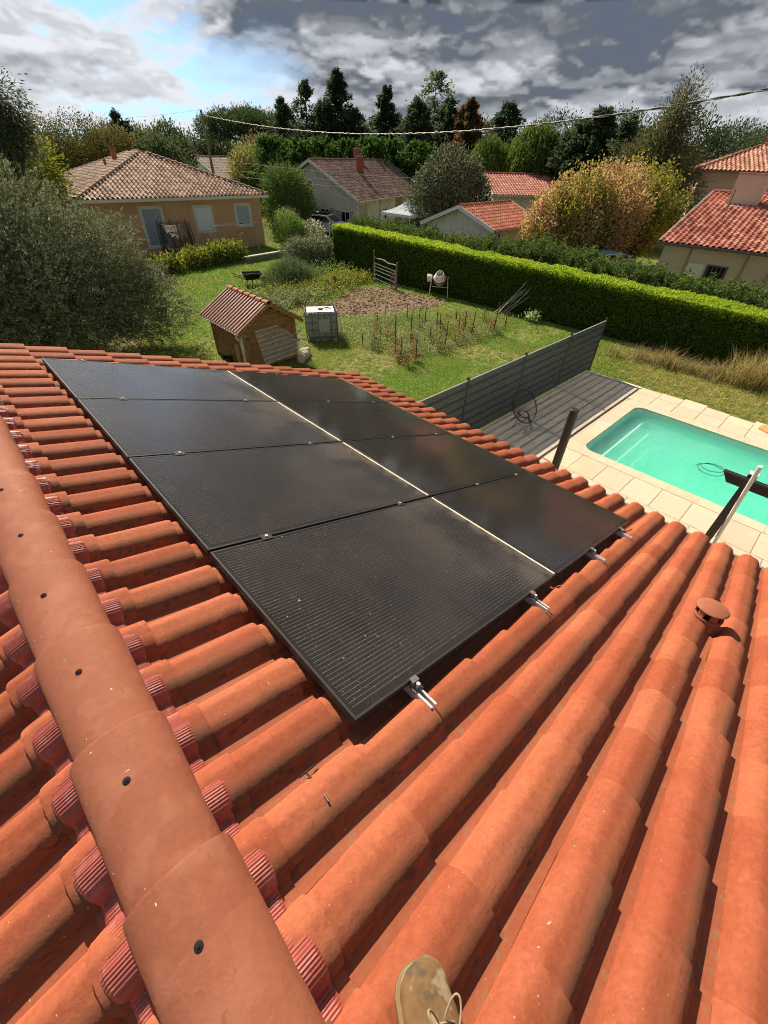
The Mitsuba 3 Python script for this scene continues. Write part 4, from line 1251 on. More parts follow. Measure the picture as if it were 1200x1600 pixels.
def ridge_tiles(parent, a, b, r, col_, rng, step=0.42):
    a, b = np.asarray(a, float), np.asarray(b, float)
    L = np.linalg.norm(b - a)
    m = MB()
    d = (b - a) / L
    sdn = unit(np.cross(d, [0, 0, 1]))
    upn = np.cross(sdn, d)
    for q in range(int(L / step)):
        t = np.linspace(0, PI, 7)
        rr = (r, r * 0.86)
        V = np.vstack([[a + d * (q * step + k_ * (step + 0.03)) + sdn * rr[k_] * math.cos(x) + upn * (rr[k_] * math.sin(x) - 0.02 + 0.02 * (1 - k_)) for x in t] for k_ in (0, 1)])
        j = np.arange(6)
        m.add(V, np.stack([j, j + 1, 7 + j + 1, 7 + j], 1), np.asarray(col_) * rng.uniform(0.8, 1.2))
    part(parent, 'ridge_row', m, 'tile_paint', kind='stuff')


def chimney(parent, x, y, z0, z1, w, d, c, cap=(0.30, 0.27, 0.25)):
    m = MB().box((x, y, (z0 + z1) / 2), (w, d, z1 - z0))
    k_ = part(parent, 'chimney', m, 'matte', rgb=c)
    part(parent, k_.split('__')[-1] + '__crown', MB().box((x, y, z1 + 0.03), (w + 0.10, d + 0.10, 0.06)).box((x, y, z1 + 0.14), (w * 0.8, d * 0.8, 0.04)).box((x - w * 0.3, y, z1 + 0.09), (0.05, d * 0.7, 0.06)).box((x + w * 0.3, y, z1 + 0.09), (0.05, d * 0.7, 0.06)), 'matte', rgb=cap)


rng = np.random.default_rng(41)
BROWN = [(0.25, 0.155, 0.115), (0.38, 0.27, 0.20), (0.44, 0.33, 0.25), (0.17, 0.10, 0.075), (0.30, 0.19, 0.14)]

# --- tan bungalow with a hipped roof
hk = thing('tan_bungalow', 'tan bungalow with a hipped brown tile roof and three white framed windows', 'house')
o = np.array([7.2, 28.02, 3.07]); th = -0.052; L, W, zr = 12.02, 13.6, 5.17
e = np.array([math.cos(th), math.sin(th), 0]); n = np.array([-math.sin(th), math.cos(th), 0])
ov = 0.45
wall_box(hk, (o + e * ov + n * ov)[:2].tolist() and (o + e * ov + n * ov), e, n, L - 2 * ov, W - 2 * ov, 0.0, 3.02, 'tan_render')
h1 = math.hypot(L / 2, zr - o[2]); slope = unit(np.array([0, L / 2, zr - o[2]]))
sF = n * slope[1] + np.array([0, 0, slope[2]])
base = o + np.array([0, 0, 0.03])
tl = tile_field(base, e, sF, L, lambda x: h1 * min(x, L - x) / (L / 2), 0.27, 0.345, BROWN, rng, hgt=0.105)
sL = e * slope[1] + np.array([0, 0, slope[2]])
tl += tile_field(base + W * n, -n, sL, W, lambda x: h1 * min(1.0, x / (L / 2), (W - x) / (L / 2)), 0.27, 0.345, BROWN, rng, hgt=0.105)
sR = -e * slope[1] + np.array([0, 0, slope[2]])
tl += tile_field(base + L * e, n, sR, W, lambda x: h1 * min(1.0, x / (L / 2), (W - x) / (L / 2)), 0.27, 0.345, BROWN, rng, hgt=0.105, seg=5)
add_tiles(hk, 'roof_tile', tl)
ap, bp_ = base + L / 2 * e + L / 2 * n + [0, 0, zr - o[2]], base + L / 2 * e + (W - L / 2) * n + [0, 0, zr - o[2]]
for p_ in (base, base + L * e):
    ridge_tiles(hk, p_ + [0, 0, .05], ap + [0, 0, .05], 0.12, (0.30, 0.19, 0.14), rng)
ridge_tiles(hk, base + W * n + [0, 0, .05], bp_ + [0, 0, .05], 0.12, (0.30, 0.19, 0.14), rng)
ridge_tiles(hk, ap + [0, 0, .05], bp_ + [0, 0, .05], 0.12, (0.30, 0.19, 0.14), rng)
fb = MB()
c4 = [o, o + L * e, o + L * e + W * n, o + W * n]
for i in range(4):
    a_, b_ = c4[i], c4[(i + 1) % 4]
    d_ = unit(b_ - a_)
    fb.beam(a_ - d_ * 0.06 + [0, 0, -0.06], b_ + d_ * 0.06 + [0, 0, -0.06], 0.12, 0.16)
fb.add([p + [0, 0, -0.10] for p in c4], [[0, 1, 2, 3]])
part(hk, 'gutter', fb, 'satin', rgb=(0.66, 0.63, 0.58))
zf = o + n * ov
for q, (x, w_, h_, zc_, dn, sh) in enumerate(((3.98, 1.15, 1.95, 1.55, 0.96, (0.33, 0.36, 0.42)), (7.3, 1.02, 1.25, 1.85, 1.0, (0.80, 0.81, 0.82)), (10.15, 0.95, 1.10, 1.95, 0.9, (0.42, 0.44, 0.47)))):
    window(hk, zf + e * x - [0, 0, zf[2]] + [0, 0, zc_], e, -n, w_, h_, surround=(0.66, 0.64, 0.60), shutter=sh, down=dn)
chimney(hk, 12.2, 35.2, 4.5, 5.32, 0.28, 0.28, (0.32, 0.12, 0.07), (0.25, 0.1, 0.06))
part(hk, 'vent_pipe', MB().tube([(11.3, 34.6, 4.3), (11.3, 34.6, 4.8)], 0.09, 10), 'matte', rgb=(0.22, 0.10, 0.07))


def gable(name, label, x, y, th, L, w1, w2, ze, zr, wall, tiles_c, pitch, row, ov=0.35, oe=0.30, single=0, z0=-0.3, barge=(0.62, 0.60, 0.56), gut=(0.5, 0.48, 0.45), hgt=0.05, back=True):
    """house with a gabled roof: (x, y) the left end of its front eave, th the ridge's direction"""
    k = thing(name, label, 'house')
    e = np.array([math.cos(th), math.sin(th), 0]); n = np.array([-math.sin(th), math.cos(th), 0])
    o = np.array([x, y, ze])
    sl = (zr - ze) / w1
    zb = zr - sl * w2
    m = MB()
    a = o + e * oe + n * ov
    # walls with gable ends
    q = []
    for xx in (oe, L - oe):
        for yy, zz in ((ov, ze + sl * ov - 0.12), (w1, zr - 0.12), (w1 + w2 - ov, zb + sl * ov - 0.12)):
            q.append(np.array([*(o + e * xx + n * yy)[:2], zz]))
    lo = [np.array([*(o + e * xx + n * yy)[:2], z0]) for xx in (oe, L - oe) for yy in (ov, w1 + w2 - ov)]
    P = q + lo                                   # 0-2 left, 3-5 right, 6,7 left low, 8,9 right low
    m.add(P, [[6, 0, 1, 1], [6, 1, 2, 7], [8, 5, 4, 4], [8, 9, 5, 5], [8, 4, 3, 3], [6, 8, 3, 0], [7, 2, 5, 9]])
    part(k, 'wall', m, wall)
    sf = unit(n * w1 + np.array([0, 0, zr - ze])); sb = unit(-n * w2 + np.array([0, 0, zr - zb]))
    l1, l2 = math.hypot(w1, zr - ze), math.hypot(w2, zr - zb)
    up = MB()
    R1, R2 = o + w1 * n + [0, 0, zr - ze], o + L * e + w1 * n + [0, 0, zr - ze]
    B1, B2 = np.array([*(o + (w1 + w2) * n)[:2], zb]), np.array([*(o + (w1 + w2) * n + L * e)[:2], zb])
    lo = np.array([0, 0, -0.09])
    up.add([o, o + L * e, R2, R1, B2, B1, o + lo, o + L * e + lo, R2 + lo, R1 + lo, B2 + lo, B1 + lo],
           [[0, 1, 2, 3], [3, 2, 4, 5], [7, 6, 9, 8], [8, 9, 11, 10], [0, 6, 7, 1], [5, 4, 10, 11]])
    part(k, 'roof', up, 'matte', rgb=np.mean(tiles_c, 0) * 0.6)
    add_tiles(k, 'roof__tile', tile_field(o + [0, 0, 0.012], e, sf, L, lambda t: l1, pitch, row, tiles_c, rng, hgt), single)
    if back:
        add_tiles(k, 'roof__tile', tile_field(B2 + [0, 0, 0.012], -e, sb, L, lambda t: l2, pitch, row, tiles_c, rng, hgt, seg=5))
    ridge_tiles(k, R1 + [0, 0, 0.03], R2 + [0, 0, 0.03], 0.12, np.mean(tiles_c, 0), rng)
    for A, B in ((o, R1), (R1, B1), (o + L * e, R2), (R2, B2)):
        part(k, 'barge_board', MB().beam(A + [0, 0, -0.02], B + [0, 0, -0.02], 0.05, 0.20), 'satin', rgb=barge)
    part(k, 'gutter', MB().beam(o + [0, 0, -0.06] - n * 0.06, o + L * e + [0, 0, -0.06] - n * 0.06, 0.11, 0.11), 'satin', rgb=gut)
    return k, e, n, o, sl


DKBR = [(0.20, 0.135, 0.115), (0.26, 0.175, 0.145), (0.17, 0.11, 0.095), (0.30, 0.21, 0.18)]
hk, e, n, o, sl = gable('white_gabled_house', 'white house with a dark brown roof, two brick chimneys and grey shutters beside a car', 28.09, 27.87, 0.379, 16.0, 4.68, 4.68, 2.4, 4.95, 'white_render', DKBR, 0.28, 0.36, oe=0.5)
gl = o + e * 0.5
for yy, z_, w_, h_, sh in ((3.6, 0.95, 0.9, 1.5, (0.40, 0.365, 0.31)), (1.55, 0.85, 0.85, 1.5, (0.40, 0.365, 0.31))):
    window(hk, np.array([*(gl + n * yy)[:2], z_]), -n, -e, w_, h_, shutter=sh)
window(hk, np.array([*(gl + n * 5.0)[:2], 3.45]), -n, -e, 0.55, 0.85, shutter=None, bars=0, down=0.4)
fr_ = o + n * 0.35
window(hk, np.array([*(fr_ + e * 6.3)[:2], 1.1]), e, -n, 0.5, 0.9, bars=0)
part(hk, 'pillar', MB().box(np.array([*(fr_ + e * 9.5)[:2], 1.1]) - n * 0.05, (1.6, 0.06, 2.2), np.stack([e, n, [0, 0, 1]], 1)), 'matte', rgb=(0.34, 0.27, 0.20))
part(hk, 'door', MB().box(np.array([*(fr_ + e * 1.55)[:2], 1.0]) - n * 0.02, (1.5, 0.05, 2.0), np.stack([e, n, [0, 0, 1]], 1)), 'satin', rgb=(0.42, 0.35, 0.27))
part(hk, 'downpipe', MB().tube([np.array([*(fr_ + e * 5.0)[:2], z]) - n * 0.06 for z in (0, 2.4)], 0.05, 8), 'satin', rgb=(0.55, 0.5, 0.45))
for t, y_, z0, z1 in ((6.2, 3.0, 3.6, 5.2), (9.3, 4.9, 4.5, 5.75)):
    p_ = o + e * t + n * y_
    chimney(hk, p_[0], p_[1], z0, z1, 0.55, 0.42, (0.30, 0.085, 0.055))

hk, e, n, o, sl = gable('grey_brown_house', 'weathered grey brown roofed house with two brick chimneys behind the utility pole', 31.81, 59.42, 0.158, 9.98, 5.0, 5.0, 2.44, 4.63, 'white_render', [(0.25, 0.205, 0.18), (0.31, 0.26, 0.225), (0.20, 0.165, 0.15)], 0.30, 0.40)
for t, y_, z0, z1 in ((5.0, 3.2, 3.6, 5.0), (7.5, 4.8, 4.4, 5.3)):
    p_ = o + e * t + n * y_
    chimney(hk, p_[0], p_[1], z0, z1, 0.8, 0.55, (0.30, 0.10, 0.07))
window(hk, np.array([*(o + e * 0.30 + n * 3.4)[:2], 1.6]), -n, -e, 0.9, 1.1)
gable('far_pink_roofed_house', 'distant house with a pale pink roof and white gable behind the tan bungalow', 29.6, 70.0, 0.25, 9.0, 4.5, 4.5, 3.5, 5.35, 'white_render', [(0.50, 0.33, 0.26), (0.44, 0.28, 0.22)], 0.35, 0.45)
ORANGE = [(0.50, 0.19, 0.115), (0.56, 0.24, 0.15), (0.44, 0.155, 0.095)]
hk, e, n, o, sl = gable('orange_roofed_annex', 'low white annex with a bright orange tile roof behind the loose laurel hedge', 25.2, 12.1, 0.06, 6.4, 2.75, 2.95, 2.1, 3.12, 'white_render', ORANGE, 0.24, 0.34, single=120, barge=(0.74, 0.72, 0.69), gut=(0.34, 0.2, 0.15))
window(hk, np.array([*(o + e * 1.1 + n * 0.35)[:2], 1.45]), e, -n, 0.8, 0.9)
window(hk, np.array([*(o + e * 0.3 + n * 4.6)[:2], 1.5]), -n, -e, 0.7, 0.8, bars=0)
REDBR = [(0.36, 0.135, 0.10), (0.43, 0.175, 0.13), (0.29, 0.10, 0.075)]
hk, e, n, o, sl = gable('dark_red_roofed_house', 'white walled house with a dull red roof between the magnolia and the autumn trees', 37.6, 21.1, -0.62, 13.0, 4.2, 4.2, 3.02, 4.32, 'white_render', REDBR, 0.26, 0.36, oe=0.25)
hk, e, n, o, sl = gable('red_roofed_house', 'beige house with a red clay roof and broad chimney behind the hedges', 28.0, 3.67, -1.483, 14.5, 9.15, 5.5, 2.34, 4.17, 'cream_render', [(0.32, 0.110, 0.078), (0.38, 0.150, 0.108), (0.23, 0.075, 0.057), (0.45, 0.205, 0.15)], 0.27, 0.40, single=150, hgt=0.065, barge=(0.36, 0.35, 0.34), gut=(0.10, 0.085, 0.08))
fr_ = o + n * 0.35
window(hk, np.array([*(fr_ + e * 3.05)[:2], 1.15]), e, -n, 0.95, 0.85, frame=(0.10, 0.09, 0.09), bars=0)
for q in range(5):
    part(hk, 'window_bar', MB().tube([np.array([*(fr_ + e * (2.68 + 0.19 * q))[:2], z]) - n * 0.05 for z in (0.70, 1.62)], 0.012, 6), 'satin', rgb=(0.2, 0.2, 0.2))
part(hk, 'door', MB().box(np.array([*(fr_ + e * 2.1)[:2], 1.0]) - n * 0.02, (0.75, 0.05, 1.1), np.stack([e, n, [0, 0, 1]], 1)), 'satin', rgb=(0.68, 0.64, 0.58))
for t in (1.6, 4.1, 5.2):
    part(hk, 'downpipe', MB().tube([np.array([*(fr_ + e * t)[:2], z]) - n * 0.05 for z in (0, 2.3)], 0.045, 8), 'matte', rgb=(0.40, 0.24, 0.17))
p_ = o + e * 2.05 + n * 7.2
R3 = np.stack([e, n, [0, 0, 1]], 1)
part(hk, 'chimney', MB().box((p_[0], p_[1], 4.35), (1.5, 0.75, 1.5), R3), 'cream_render', label='broad rendered chimney with pale flashing')
part(hk, 'chimney__crown', MB().box((p_[0], p_[1], 5.13), (1.62, 0.87, 0.07), R3), 'matte', rgb=(0.42, 0.22, 0.17))
part(hk, 'chimney__flashing', MB().box((p_[0], p_[1], 3.64) - n * 0.5, (1.9, 0.5, 0.10), R3), 'matte', rgb=(0.62, 0.60, 0.57))
ap = o + e * 1.9 + n * 3.6
part(hk, 'aerial', MB().tube([ap + [0, 0, 0.7], ap + [0, 0, 2.2]], 0.02, 6), 'satin', rgb=(0.05, 0.05, 0.05))

# two-storey house at the right
hk = thing('two_storey_house', 'two storey beige house with a hipped orange roof at the right edge', 'house')
o = np.array([45.0, 8.2, 5.12]); th = -1.15; L, W = 14.0, 9.0
e = np.array([math.cos(th), math.sin(th), 0]); n = np.array([-math.sin(th), math.cos(th), 0])
wall_box(hk, o + e * 0.5 + n * 0.5, e, n, L - 1, W - 1, 0, 5.05, 'cream_render')
rise = 1.55
h1 = math.hypot(W / 2, rise); sv = unit(np.array([0, W / 2, rise]))
ORL = [(0.38, 0.19, 0.13), (0.45, 0.25, 0.18), (0.30, 0.14, 0.10)]
tl = tile_field(o + [0, 0, .03], e, n * sv[1] + np.array([0, 0, sv[2]]), L, lambda x: h1 * min(1, x / (W / 2), (L - x) / (W / 2)), 0.30, 0.40, ORL, rng)
tl += tile_field(o + W * n + [0, 0, .03], -n, e * sv[1] + np.array([0, 0, sv[2]]), W, lambda x: h1 * min(x, W - x) / (W / 2), 0.30, 0.40, ORL, rng)
add_tiles(hk, 'roof_tile', tl)
q0, q1 = o + e * W / 2 + n * W / 2 + [0, 0, rise], o + e * (L - W / 2) + n * W / 2 + [0, 0, rise]
ridge_tiles(hk, o + [0, 0, .05], q0 + [0, 0, .05], 0.13, ORL[0], rng)
ridge_tiles(hk, q0 + [0, 0, .05], q1 + [0, 0, .05], 0.13, ORL[0], rng)
c4 = [o, o + L * e, o + L * e + W * n, o + W * n]
fb = MB()
for i in range(4):
    fb.beam(c4[i] + [0, 0, -0.05], c4[(i + 1) % 4] + [0, 0, -0.05], 0.14, 0.14)
fb.add([p + [0, 0, -0.08] for p in c4], [[0, 1, 2, 3]])
part(hk, 'eaves', fb, 'satin', rgb=(0.16, 0.12, 0.10))
fr_ = o + n * 0.5
window(hk, np.array([*(fr_ + e * 2.6)[:2], 3.6]), e, -n, 1.9, 0.55, frame=(0.05, 0.05, 0.05), bars=0)
window(hk, np.array([*(fr_ + e * 6.6)[:2], 3.5]), e, -n, 1.6, 0.8, shutter=(0.45, 0.33, 0.27), down=1.0)
p_ = o + e * 5.6 + n * 2.0
chimney(hk, p_[0], p_[1], 5.5, 6.5, 0.8, 0.6, (0.36, 0.27, 0.22))
p_ = o + e * 5.2 + n * 5.5
chimney(hk, p_[0], p_[1], 6.2, 7.5, 1.2, 0.8, (0.42, 0.22, 0.17))
gable('grey_gabled_house', 'distant pale grey gable with a dark roof behind the two storey house', 66.0, 15.5, -0.1, 9, 5.0, 5.0, 5.3, 6.45, 'white_render', [(0.22, 0.17, 0.15), (0.28, 0.22, 0.19)], 0.4, 0.5)

# garden wall, clothes line, trampoline, car, party tent, pole and wires
part(thing('low_wall', 'low grey garden wall with a pale coping in front of the tan bungalow', 'wall'), 'coping', MB().beam((14.3, 22.9, 0.34), (18.6, 23.55, 0.34), 0.28, 0.07), 'matte', rgb=(0.48, 0.45, 0.41))
part('low_wall', 'body', MB().beam((14.3, 22.9, 0.14), (18.6, 23.55, 0.14), 0.20, 0.34), 'matte', rgb=(0.20, 0.19, 0.18))
kk = thing('clothes_line', 'thin clothes line strung between two posts before the tan bungalow', 'clothes line')
for x, y in ((14.1, 26.2), (17.3, 26.3)):
    part(kk, 'post', MB().tube([(x, y, 0), (x, y, 1.75)], 0.022, 6).tube([(x, y - 0.35, 1.72), (x, y + 0.35, 1.72)], 0.018, 6), 'satin', rgb=(0.50, 0.48, 0.45))
for dy in (-0.3, 0.3):
    part(kk, 'line', MB().tube([(14.1, 26.2 + dy, 1.72), (15.7, 26.25 + dy, 1.67), (17.3, 26.3 + dy, 1.72)], 0.008, 5), 'satin', rgb=(0.65, 0.65, 0.62))
for q, (x, h, s) in enumerate(((13.6, 0.9, 'short thin stick left of the clothes line'), (16.1, 0.8, 'short thin stick beneath the middle of the clothes line'))):
    solo('garden_stick', s, 'stick', MB().tube([(x, 25.3, 0), (x + 0.03, 25.3, h)], 0.02, 6), 'matte', rgb=(0.22, 0.17, 0.13))
kk = thing('trampoline', 'trampoline with a dark safety net in front of the tan bungalow', 'trampoline')
cx, cy, r_ = 11.75, 26.55, 0.95
t = np.linspace(0, 2 * PI, 33)
part(kk, 'frame', MB().tube(np.column_stack([cx + r_ * np.cos(t), cy + r_ * np.sin(t), 0 * t + 0.45]), 0.035, 8), 'satin', rgb=(0.10, 0.12, 0.13))
part(kk, 'mat', MB().lathe([(0.0, 0.45), (r_, 0.45)], (cx, cy, 0), 32), 'satin', rgb=(0.03, 0.03, 0.035))
for q in range(6):
    a_ = q * PI / 3 + 0.35
    d_ = np.array([math.cos(a_), math.sin(a_), 0])
    part(kk, 'pole', MB().tube([np.array([cx, cy, 0]) + d_ * (r_ + 0.10), np.array([cx, cy, 1.3]) + d_ * (r_ + 0.10), np.array([cx, cy, 2.05]) + d_ * (r_ + 0.02)], 0.028, 8), 'satin', rgb=(0.02, 0.02, 0.022))
net = MB()
for q in range(60):
    a_ = q * PI / 30
    net.tube([(cx + r_ * math.cos(a_), cy + r_ * math.sin(a_), 0.45), (cx + (r_ - 0.1) * math.cos(a_), cy + (r_ - 0.1) * math.sin(a_), 1.9)], 0.007, 4, caps=False)
for z in np.linspace(0.5, 1.9, 26):
    rr = r_ - 0.1 * (z - 0.45) / 1.45
    net.tube(np.column_stack([cx + rr * np.cos(t), cy + rr * np.sin(t), 0 * t + z]), 0.007, 4, caps=False)
part(kk, 'net', net, 'satin', rgb=(0.03, 0.028, 0.028), kind='stuff')


def car(name, label, pos, ang, body, scale=1.0):
    k = thing(name, label, 'car')
    R = rotz(ang)
    P = np.asarray(pos, float)
    prof = [(-2.0, .35), (-2.05, .75), (-1.95, 1.0), (-1.55, 1.40), (-0.9, 1.50), (0.2, 1.47), (0.95, 1.02), (1.75, 0.85), (2.02, 0.68), (2.05, .35)]
    mm = []
    for y, ins in ((-0.86, 0.03), (-0.80, 0.0), (0.80, 0.0), (0.86, 0.03)):
        mm.append([(x * (1 - ins), y * (1.0 if z < 1.05 else 0.86 if abs(y) > 0.83 else 0.80), z) for x, z in prof])
    V = np.array(mm).reshape(-1, 3) * scale
    m = len(prof)
    i, j = np.meshgrid(np.arange(3), np.arange(m), indexing='ij')
    F = np.stack([i * m + j, i * m + (j + 1) % m, (i + 1) * m + (j + 1) % m, (i + 1) * m + j], -1).reshape(-1, 4)
    b = MB().add(V @ R.T + P, F)
    for s, o_ in ((0, 0), (1, 3 * m)):
        t_ = np.array([[o_, o_ + q, o_ + q + 1] for q in range(1, m - 1)])
        b.add(V @ R.T + P, t_ if s else t_[:, ::-1])
    part(k, 'body', b, 'gloss', smooth=35, rgb=body)

    def W_(x, y, z):
        return R @ (np.array([x, y, z]) * scale) + P
    for s in (-1, 1):
        w = MB().add([W_(x, s * (0.872 if z < 1.06 else 0.752 + 0.0), z) for x, z in ((-1.55, 1.05), (0.75, 1.05), (0.10, 1.42), (-1.30, 1.42))], [[0, 1, 2, 3]])
        part(k, 'side_window', w, 'dark_glass')
        for x in (-1.25, 1.28):
            Rw = R @ np.array([[1, 0, 0], [0, 0, -1.0], [0, 1, 0]])
            wh = part(k, 'wheel', MB().lathe([(0.0, 0.11), (0.20, 0.11), (0.24, 0.09), (0.31, 0.10), (0.32, 0.0), (0.31, -0.1)], W_(x, s * 0.80, 0.32), 20, R=Rw if s < 0 else Rw @ np.diag([1, -1, -1])), 'satin', smooth=30, rgb=(0.025, 0.025, 0.026))
            part(k, wh.split('__')[-1] + '__rim', MB().lathe([(0.0, 0.118), (0.20, 0.118), (0.21, 0.10)], W_(x, s * 0.80, 0.32), 20, R=Rw if s < 0 else Rw @ np.diag([1, -1, -1])), 'metal', rgb=(0.5, 0.5, 0.52))
        part(k, 'headlight', MB().box(W_(1.97, s * 0.62, 0.70), np.array((0.14, 0.34, 0.14)) * scale, R, bevel=0.04), 'gloss', rgb=(0.55, 0.57, 0.6))
        part(k, 'mirror', MB().box(W_(0.62, s * 0.97, 1.05), np.array((0.10, 0.2, 0.14)) * scale, R, bevel=0.03), 'gloss', rgb=body)
    part(k, 'windscreen', MB().add([W_(0.92, -0.70, 1.065), W_(0.92, 0.70, 1.065), W_(0.30, 0.62, 1.44), W_(0.30, -0.62, 1.44)], [[0, 1, 2, 3]]), 'dark_glass')
    part(k, 'rear_window', MB().add([W_(-1.975, 0.66, 1.02), W_(-1.975, -0.66, 1.02), W_(-1.61, -0.60, 1.38), W_(-1.61, 0.60, 1.38)], [[0, 1, 2, 3]]), 'dark_glass')
    part(k, 'bumper', MB().box(W_(2.02, 0, 0.42), np.array((0.12, 1.55, 0.2)) * scale, R, bevel=0.05), 'satin', rgb=(0.06, 0.06, 0.06))
    return k, W_


ck_, W_ = car('parked_car', 'pale silver hatchback parked at the gable of the white house', (25.9, 29.3, 0.0), math.radians(-62), (0.60, 0.64, 0.66))
part(ck_, 'roof_box', MB().box(W_(-0.5, 0, 1.60), (1.3, 0.7, 0.16), rotz(math.radians(-62)), bevel=0.06), 'satin', smooth=40, rgb=(0.02, 0.02, 0.022))
car('parked_car', 'small blue car half hidden behind the laurel hedge and the autumn trees', (28.7, 6.7, 0.0), math.radians(150), (0.20, 0.42, 0.52), 0.95)
car('parked_car', 'grey car in the shade under the autumn trees', (29.4, 10.2, 0.0), math.radians(140), (0.32, 0.32, 0.34), 0.95)

kk = thing('party_tent', 'pale blue pointed party tent in front of the white house', 'tent')
cx, cy = 28.9, 22.7
q4_ = [(cx - 1.55, cy - 1.55), (cx + 1.55, cy - 1.55), (cx + 1.55, cy + 1.55), (cx - 1.55, cy + 1.55)]
cv = MB()
lv = [(1.0, 2.02), (0.62, 2.22), (0.30, 2.50), (0.06, 2.80)]
for (s0, z0_), (s1, z1_) in zip(lv[:-1], lv[1:]):
    for i in range(4):
        a_, b_ = np.array(q4_[i]) - [cx, cy], np.array(q4_[(i + 1) % 4]) - [cx, cy]
        cv.add([(cx + a_[0] * s0, cy + a_[1] * s0, z0_), (cx + b_[0] * s0, cy + b_[1] * s0, z0_), (cx + b_[0] * s1, cy + b_[1] * s1, z1_), (cx + a_[0] * s1, cy + a_[1] * s1, z1_)], [[0, 1, 2, 3]])
cv.add([(cx - .09, cy - .09, 2.80), (cx + .09, cy - .09, 2.80), (cx + .09, cy + .09, 2.80), (cx - .09, cy + .09, 2.80), (cx, cy, 2.86)], [[0, 1, 4, 4], [1, 2, 4, 4], [2, 3, 4, 4], [3, 0, 4, 4]])
part(kk, 'canopy', cv, 'canopy_cloth')
scene['canopy_cloth'] = {'type': 'principledthin', 'base_color': rgb(0.60, 0.70, 0.80), 'roughness': 0.7, 'diff_trans': 0.6, 'spec_trans': 0.0, 'eta': 1.3}
for i in range(4):
    a_, b_ = q4_[i], q4_[(i + 1) % 4]
    part(kk, 'valance', MB().add([(*a_, 2.02), (*b_, 2.02), (*b_, 1.84), (*a_, 1.84)], [[0, 1, 2, 3]]), 'canopy_cloth')
    part(kk, 'leg', MB().tube([(*a_, 0), (*a_, 2.02)], 0.03, 8), 'satin', rgb=(0.6, 0.6, 0.6))

pk = thing('utility_pole', 'tall wooden utility pole rising behind the tan bungalow', 'utility pole')
pb, pt = np.array([26.6, 50.2, 0.0]), np.array([25.6, 48.4, 8.35])
part(pk, 'shaft', MB().tube([pb, pt], [0.17, 0.11], 10), 'matte', rgb=(0.26, 0.22, 0.18))
part(pk, 'bracket', MB().beam(pt + [-0.25, -0.1, -0.35], pt + [0.45, 0.2, -0.35], 0.07, 0.07), 'satin', rgb=(0.3, 0.3, 0.3))


def wire(a, b, sag, r, nm, lab, c, twist=False):
    t = np.linspace(0, 1, 60)
    p = np.outer(1 - t, a) + np.outer(t, b)
    p[:, 2] -= 4 * sag * t * (1 - t)
    m = MB().tube(p, r, 6)
    k = thing(nm, lab, 'cable')
    shape(k, m, 'satin', True, c)
    return p


wa = pt + [0.4, 0.2, -0.35]
wb_ = np.array([22.0, -4.0, 7.9])
t = np.linspace(0, 1.12, 240)
pw = np.outer(1 - t, wa) + np.outer(t, wb_)
pw[:, 2] = np.polyval(np.polyfit([0.0, 0.058, 0.25, 0.427, 0.57, 0.692, 0.775, 0.839, 0.917], [7.95, 7.68, 6.96, 6.51, 6.40, 6.56, 6.81, 7.0, 7.41], 3), t)
kk = thing('overhead_cable', 'thick twisted overhead cable sagging across the sky in front of the trees', 'cable')
ph = np.arange(240) * 1.1
for s in (0, 1):
    off = 0.022 * np.column_stack([0.5 * np.cos(ph + s * PI), 0.5 * np.cos(ph + s * PI), np.sin(ph + s * PI)])
    part(kk, 'strand', MB().tube(pw + off, 0.021, 6), 'satin', smooth=True, rgb=(0.34, 0.33, 0.32) if s else (0.05, 0.05, 0.05))
wire(pt, pt + [-22, 14, -0.6], 0.8, 0.012, 'thin_wire', 'thin wire leaving the utility pole towards the left', (0.1, 0.1, 0.1))
H1 = np.array([24.0, 37.0, 3.6])
for q, (za, zb, s) in enumerate(((4.4, 4.1, 'highest thin wire across the front of the white house'), (3.9, 3.65, 'middle thin wire across the front of the white house'), (3.55, 3.3, 'lowest thin wire across the front of the white house'))):
    wire(np.array([20.5, 33.0, za + 0.3]), np.array([36.0, 17.2, zb]), 0.25, 0.011, 'thin_wire', s, (0.42, 0.42, 0.42))

# ================================================================== plants
def leaves(P, D, L, W, C, rng, cup=0.25, N=None):
    """one folded pointed leaf per point: P bases, D directions"""
    n = len(P)
    D = unit(D)
    S = unit(np.cross(D, unit(rng.normal(size=(n, 3)) if N is None else N + 0.55 * rng.normal(size=(n, 3)))))
    N = np.cross(S, D)
    L = np.broadcast_to(L, (n,))[:, None] * rng.uniform(0.7, 1.25, (n, 1))
    W = np.broadcast_to(W, (n,))[:, None] * rng.uniform(0.75, 1.2, (n, 1))
    a = P
    b = P + D * L * 0.5 + S * W * 0.5 + N * W * cup
    c = P + D * L
    d = P + D * L * 0.5 - S * W * 0.5 + N * W * cup
    V = np.stack([a, b, c, d], 1).reshape(-1, 3)
    i = np.arange(n) * 4
    F = np.vstack([np.stack([i, i + 1, i + 2], 1), np.stack([i, i + 2, i + 3], 1)])
    return V, F, np.repeat(C, 4, axis=0)


LUSH = 1.9


def tint(cols, n, rng, P=None, var=0.22, patch=None):
    cols = np.asarray(cols, float)
    if P is not None and patch:
        k = np.clip(meshkit.fbm(P * patch, 3, 77) * 1.8 - 0.4 + rng.normal(0, 0.12, n), 0, 0.999)
        c = cols[(k * len(cols)).astype(int)]
    else:
        c = cols[rng.integers(len(cols), size=n)]
    return np.minimum(c * rng.uniform(1 - var, 1 + var, (n, 1)) * LUSH, 0.72)


